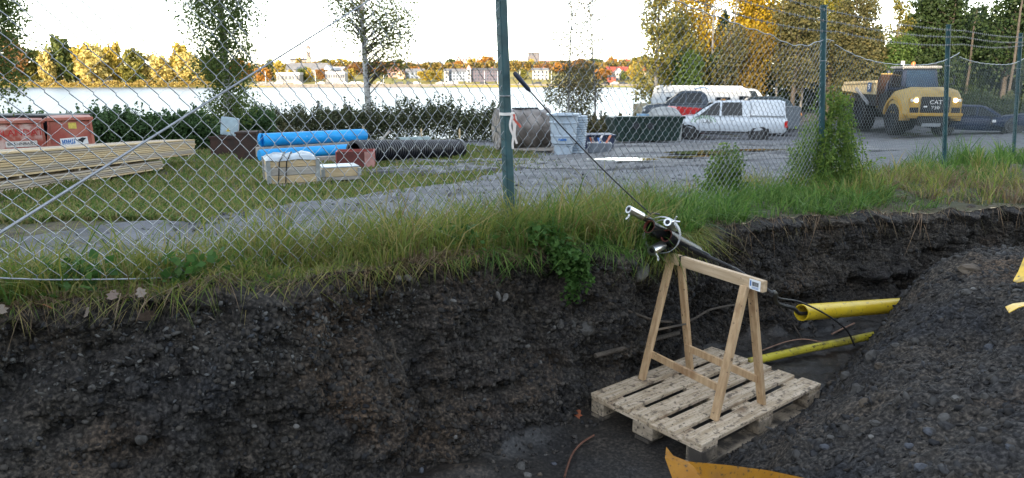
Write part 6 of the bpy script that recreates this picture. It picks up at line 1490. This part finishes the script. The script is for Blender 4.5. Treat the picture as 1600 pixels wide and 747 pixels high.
for k, (u, y, vt, wp_, col, lab, bs_) in enumerate([
    (375, 400, 92, 40, 'orange', 'orange tree seen behind the dense birch in the far town', None), (412, 392, 104, 24, 'orange', 'orange tree just right of the dense birch', None), (438, 410, 94, 24, 'golden', 'golden tree left of the long grey hall', None), (424, 430, 93, 18, 'green', 'green tree on the skyline right of the dense birch', None), (455, 384, 107, 8, 'golden', 'slim golden tree before the long grey hall', None),
    (475, 388, 104, 22, 'green', 'dark green tree before the long grey hall', None), (484, 386, 106, 12, 'golden', 'narrow yellow tree before the church tower', None), (503, 388, 106, 18, 'russet', 'russet tree at the gable of the grey hall', None), (469, 540, 89, 12, 'golden', 'yellow tree on the skyline left of the church tower', 103), (512, 470, 92, 30, 'olive', 'olive tree right of the church tower', None), (532, 470, 90, 24, 'golden', 'golden tree on the skyline above the white roof', None),
    (548, 390, 106, 18, 'golden', 'yellow tree beside the long white pavilion', None), (560, 430, 97, 36, 'russet', 'russet tree left of the white birch trunk', None), (598, 420, 94, 46, 'russet', 'wide russet tree right of the white birch trunk', None), (620, 440, 92, 34, 'olive', 'olive tree on the skyline behind the orange house', None), (648, 420, 104, 26, 'orange', 'orange red tree above the grey blue house', None), (667, 384, 109, 26, 'golden', 'yellow green rounded tree at the water left of the apartment block', None), (685, 386, 109, 16, 'golden', 'golden tree touching the left end of the apartment block', None),
    (705, 520, 92, 22, 'green', 'green tree left of the pink hilltop building', 106), (716, 500, 94, 18, 'orange', 'orange tree below the pink hilltop building', 108), (738, 500, 91, 20, 'golden', 'golden tree right of the pink hilltop building', 108), (760, 480, 88, 34, 'orange', 'wide orange tree on the skyline left of the middle post', 110), (805, 480, 92, 26, 'olive', 'olive tree on the skyline right of the middle post', 112), (828, 470, 92, 24, 'golden', 'golden tree below the dark hilltop building', 112), (815, 390, 108, 20, 'olive', 'olive tree at the water right of the middle post', None),
    (848, 450, 98, 26, 'russet', 'russet tree above the white apartment house', 116), (875, 440, 97, 30, 'orange', 'orange tree behind the left slender birch', None), (905, 440, 92, 30, 'russet', 'russet tree behind the two slender birches', None), (942, 390, 106, 26, 'orange', 'orange tree left of the red roofed houses', None), (955, 470, 88, 22, 'orange', 'orange tree on the skyline above the red roofs', 110), (992, 386, 98, 26, 'golden', 'golden tree in front of the red roofed houses', None), (1002, 470, 86, 30, 'olive', 'olive tree on the skyline right of the red roofs', None), (975, 388, 110, 18, 'green', 'green tree before the tall white gable house', None), (690, 560, 96, 9, 'green', 'narrow dark tree above the apartment block', 110), (930, 560, 90, 26, 'green', 'dark green tree on the skyline behind the leaning birch', 104)]):
    far_tree(u, y, vt, wp_, col, lab, k, None, bs_)
WIN = M('far_window', (.06, .07, .09), .15, .1, 1)
wme = MB().box((0, 0, 0), (1, .3, 1)).mesh('window', WIN)
def house(label, u0, u1, vb, ve, vr, y, wall_c, roof_c, cols, rows, cat='house', flat=False, gable=False, name='far_house'):
    x0, x1 = (u0 - 800) / F * y * CP, (u1 - 800) / F * y * CP; W_ = x1 - x0; zb = float(aty(u0, vb, y)[2]); ze = float(aty(u0, ve, y)[2]); zr = float(aty(u0, vr, y)[2]); dp = max(7.0, W_ * .5)
    zg = min(zb, on_far((u0 + u1) / 2, y)[2]) - .5
    t = thing(name, label, cat, ((x0 + x1) / 2, y, zg)); H = ze - zg
    mw = M('wall_%d' % (int(wall_c[0] * 999) * 7 + int(wall_c[1] * 999) * 3 + int(wall_c[2] * 999)), wall_c, .8, .06, .3); mr = M('roof_%d' % (int(roof_c[0] * 999) * 7 + int(roof_c[1] * 999) * 3 + int(roof_c[2] * 999)), roof_c, .75, .12, .4)
    MB().box((0, dp / 2, H / 2), (W_, dp, H)).build('wall', mw, t)
    rh = zr - ze; m = MB()
    if flat: m.box((0, dp / 2, H + rh / 2), (W_ * 1.03, dp * 1.03, rh))
    elif gable:
        m.prism([(-W_ / 2 - .4, H), (W_ / 2 + .4, H), (0, H + rh)], .3, dp + .3); MB().prism([(-W_ / 2, H), (W_ / 2, H), (0, H + rh * .92)], .0, .3).build('gable', mw, t)
    else: m.prism([(-.5, H), (dp + .5, H), (dp / 2, H + rh)], -W_ / 2 - .4, W_ / 2 + .4, 'X')
    rf = m.build('roof', mr, t)
    if not flat and W_ > 6: MB().box((W_ * .2, dp / 2, H + rh * .95), (.8, .8, 1.2)).build('chimney', M('chimney_brick', (.25, .12, .09), .9), rf)
    Hv = ze - zb
    for i in range(cols):
        for j in range(rows):
            o = link('window', wme, t, (-W_ / 2 + W_ * (i + .5) / cols, -.05, H - Hv + Hv * (j + .55) / rows)); o.scale = (min(W_ / cols * .45, 1.6), 1, min(Hv / rows * .5, 1.6))
    return t, W_, H, dp, mw
WH, GY, PK, BL = (.42, .41, .40), (.27, .26, .25), (.34, .23, .20), (.22, .26, .32)
RD, GR, DKR, BR, WR = (.30, .06, .04), (.17, .17, .175), (.09, .085, .085), (.18, .09, .06), (.40, .40, .41)
house('long grey roofed hall with a pale gable on the far shore', 447, 509, 124, 109, 98, 425, GY, GR, 9, 1)
house('white gable house at the right end of the grey hall', 507, 517, 122, 108, 101, 415, WH, WR, 1, 1, gable=True)
house('low white roofed hall right of the grey hall', 515, 537, 118, 110, 104, 440, WH, WR, 4, 1)
house('dark roofed building on the skyline left of the church tower', 455, 482, 98, 94, 91, 540, (.34, .30, .27), DKR, 4, 1)
house('long low white pavilion with a window band at the far water', 509, 539, 124, 115, 112, 372, (.27, .265, .26), WR, 8, 1, flat=True)
house('low white building at the water right of the dense birch', 432, 468, 127, 117, 113, 376, (.25, .245, .24), WR, 6, 1, flat=True)
house('pale pink house right of the white birch trunk', 606, 626, 120, 112, 106, 410, PK, BR, 3, 1)
house('small orange house with a white gable end', 621, 632, 120, 115, 108, 400, (.56, .38, .24), BR, 1, 1, gable=True)
house('grey blue house behind the yellow green rounded tree', 634, 662, 124, 113, 107, 405, BL, GR, 4, 2)
house('long white roofed building on the far skyline', 630, 662, 106, 102, 97, 500, WH, WR, 6, 1)
house('blue grey roofed block on the far skyline', 660, 690, 107, 101, 94, 500, BL, (.30, .34, .40), 5, 1)
house('pale blue apartment block beside the white stair tower', 697, 732, 131, 112, 107, 384, BL, GR, 7, 4, 'building')
house('white stair tower at the left end of the pale blue apartment block', 694, 701, 131, 111, 107, 381, WH, GR, 1, 3, 'building')
house('white corner tower with orange pointed roof between the two apartment blocks', 729, 736, 131, 108, 101, 380, WH, (.45, .17, .07), 1, 4, 'building', gable=True)
house('dark violet apartment block with many windows left of the middle post', 736, 783, 132, 110, 106, 382, (.10, .09, .115), DKR, 10, 4, 'building')
house('pink flat building on top of the far hill', 713, 749, 98, 90, 88, 580, (.55, .38, .34), (.40, .26, .24), 8, 1, 'building', flat=True)
house('dark building on the hill right of the middle post', 825, 843, 88, 84, 82, 620, (.13, .12, .13), DKR, 4, 1, 'building', flat=True)
house('white apartment house left of the slender birches', 832, 857, 132, 110, 106, 392, WH, GR, 4, 4, 'building')
house('brown roofed row of houses behind the slender birch', 842, 890, 104, 99, 94, 520, (.45, .36, .31), (.28, .15, .12), 9, 1)
house('large white house with a bright red roof across the lake', 948, 985, 126, 112, 104, 400, WH, RD, 6, 2)
house('upper red roofed house on the slope', 968, 984, 104, 98, 92, 480, (.50, .42, .36), RD, 3, 1)
house('tall white gable house before the red roofs', 961, 973, 127, 113, 106, 390, WH, GR, 2, 2, gable=True)
house('red roofed house at the right end of the far town', 986, 1008, 118, 110, 104, 420, (.52, .44, .36), RD, 4, 1)
house('small red house at the water right of the leaning birch', 951, 962, 126, 121, 117, 378, (.36, .08, .05), DKR, 2, 1)
house('pink house on the slope right of the dense birch', 413, 432, 116, 110, 105, 440, PK, (.36, .20, .17), 3, 1)
house('small white hut between the trees on the far meadow', 163, 176, 122, 116, 112, 376, WH, (.35, .30, .25), 1, 1, gable=True)
# undergrowth and woods on the far shore, reeds at its waterline
def far_mass(name, label, cat, us, vts, y0, y1, k, ls, mat, seed, vb=None):
    r = np.random.default_rng(seed); u = r.uniform(us[0], us[-1], k); y = r.uniform(y0, y1, k); x = (u - 800) / F * y * CP; z0 = shore_z(x, y)
    vt = np.interp(u, us, vts); zt = np.array([ray(a, b)[2] / ray(a, b)[1] for a, b in zip(u, vt + 3.0 * vnoise(u / 9, 0, 0, seed))]) * y
    z = z0 + (np.maximum(zt - z0, .8)) * r.random(k) ** .7
    return tag(link(name, leaves(np.stack([x, y, z], -1), ls * r.uniform(.6, 1.4, k), mat, name, r=r), None), label, cat, kind='stuff')
MIXL = MLEAF('autumn_mix_leaf', [(.10, .10, .03), (.22, .15, .04), (.30, .17, .05), (.14, .13, .04), (.34, .24, .06), (.08, .09, .03)], .3)
far_mass('far_wood', 'autumn undergrowth between the far park trees', 'wood', [-120, 40, 120, 200, 300, 345], [80, 100, 98, 102, 102, 104], 388, 398, 9000, 1.5, MLEAF('park_leaf', [(.14, .13, .04), (.24, .20, .05), (.10, .10, .03), (.34, .27, .07)], .3), 751)
far_mass('far_wood', 'autumn wooded slope behind the far town houses', 'wood', [345, 420, 480, 560, 640, 690, 740, 800, 860, 940, 1020, 1080], [100, 97, 99, 98, 98, 101, 98, 95, 95, 95, 92, 92], 455, 475, 12000, 1.7, MIXL, 752)
far_mass('far_wood', 'autumn trees filling the lower part of the far town', 'wood', [380, 440, 520, 600, 700, 800, 900, 1010], [108, 112, 114, 106, 112, 106, 106, 104], 445, 452, 4500, 1.3, MIXL, 753)
far_mass('shore_reeds', 'golden reeds along the far meadow bank', 'reeds', [-120, 345], [127.5, 127.5], 360.5, 363, 6000, .8, MLEAF('golden_reed', [(.38, .27, .07), (.30, .22, .06), (.44, .33, .10)], .3), 754)
# church tower
y = 520; x0 = (484.5 - 800) / F * y * CP; zb = on_far(484.5, y)[2]; z1 = float(aty(484, 82, y)[2]); z2 = float(aty(484, 76, y)[2]); z3 = float(aty(484, 70, y)[2])
t = thing('church_tower', 'slender church tower with domed cap on the far skyline', 'tower', (x0, y, zb))
MB().box((0, 0, (z1 - zb) / 2), (2.4, 2.4, z1 - zb)).build('shaft', M('tower_plaster', (.24, .20, .17), .8, .1, .3), t); MB().box((0, 0, z1 - zb + .1), (3.2, 3.2, .35)).build('gallery', M('tower_copper', (.20, .16, .14), .6), t)
for dx in (-.8, .8):
    for dy in (-.8, .8): MB().box((dx, dy, (z1 + z2) / 2 - zb), (.4, .4, z2 - z1)).build('belfry_post', MATS['tower_plaster'], t)
MB().lathe([(1.9, z2 - zb), (1.7, z2 - zb + 1), (1.0, z2 - zb + 1.9), (.35, z2 - zb + 2.2), (.1, z3 - zb), (0, z3 - zb)], 12).build('cap', MATS['tower_copper'], t, True)
# promenade wall, lamp posts and parked cars on the far bank
x0, x1 = (405 - 800) / F * 361, (1010 - 800) / F * 361
tag(MB().box(((x0 + x1) / 2, 361, WL + .6), (x1 - x0, 1.2, 1.5)).build('quay_wall', M('quay_stone', (.17, .155, .14), .85, .2, .6)), 'low stone quay wall along the far town', 'wall')
tag(MB().box(((x0 + x1) / 2, 363.5, WL + 1.45), (x1 - x0, 3.6, .25)).build('promenade', M('promenade_gravel', (.22, .20, .17), .9, .2, .4)), 'pale promenade path on the quay', 'path', kind='structure')
cm_ = {}
MARKS = [(405, 'right of the dense birch'), (440, 'before the low white building'), (470, 'before the long grey hall'), (490, 'below the church tower'), (515, 'before the long white pavilion'), (545, 'right of the long white pavilion'), (575, 'at the white birch trunk'), (600, 'right of the white birch trunk'), (635, 'before the orange house'), (655, 'before the grey blue house'), (690, 'left of the white stair tower'), (708, 'before the pale blue apartment block'), (757, 'before the violet apartment block'), (780, 'at the middle post'), (815, 'right of the middle post'), (845, 'before the white apartment house'), (942, 'left of the red roofed houses'), (957, 'before the small red house'), (972, 'before the tall white gable house')]
used_lab = {}
def farlab(u, col, what='car parked'):
    m_ = min(MARKS, key=lambda q: abs(q[0] - u))[1]; b_ = '%s %s on the far promenade %s' % (col, what, m_); k_ = used_lab.get(b_, 0); used_lab[b_] = k_ + 1
    return b_ if k_ == 0 else ['', 'second ', 'third '][k_] + b_
def farcar(u, col, k):
    x = (u - 800) / F * 366
    if col not in cm_:
        mt = M('far_car_%d' % len(cm_), col, .3, .05)
        m = MB(); m.prism([(-2.1, .35), (2.1, .35), (2.1, .85), (1.2, .95), (-2.1, 1.0)], -.85, .85); m.prism([(-1.9, .98), (.9, .95), (.4, 1.45), (-1.5, 1.45)], -.75, .75)
        for cx in (-1.3, 1.3):
            for sg in (-1, 1): m.tube([(cx, sg * .7, .33), (cx, sg * .88, .33)], .33, 10)
        cm_[col] = m.mesh('far_car', mt)
    z = float(shore_z(np.array(x), np.array(366.0))) + .05
    return tag(link('far_car', cm_[col], None, (x, 366, z), (0, 0, random.choice([0, math.pi]))), farlab(u, ['white', 'dark', 'red'][k]), 'car', ['white cars parked on the far promenade', 'dark cars parked on the far promenade', 'red cars parked on the far promenade'][k])
for u, k in ((418, 1), (432, 1), (445, 0), (474, 0), (508, 0), (520, 1), (545, 0), (556, 0), (568, 0), (600, 0), (628, 1), (645, 1), (655, 0), (690, 0), (704, 0), (712, 0), (757, 1), (815, 1), (838, 1), (942, 1), (956, 0), (970, 1)):
    farcar(u, [(.42, .42, .43), (.03, .035, .045), (.4, .03, .03)][k], k)
lp_me = MB().tube([(0, 0, 0), (0, 0, 6.6)], .14, 6).tube([(0, 0, 6.5), (0, -1.2, 6.8)], .1, 6).mesh('far_lamp_post', M('lamp_post_white', (.6, .6, .6), .5))
for u in (424, 468, 500, 526, 604, 758, 778, 812, 860):
    x = (u - 800) / F * 364; tag(link('far_lamp_post', lp_me, None, (x, 364.6, float(shore_z(np.array(x), np.array(364.6))))), farlab(u, 'thin white', 'lamp post'), 'lamp post', 'white lamp posts along the far promenade')
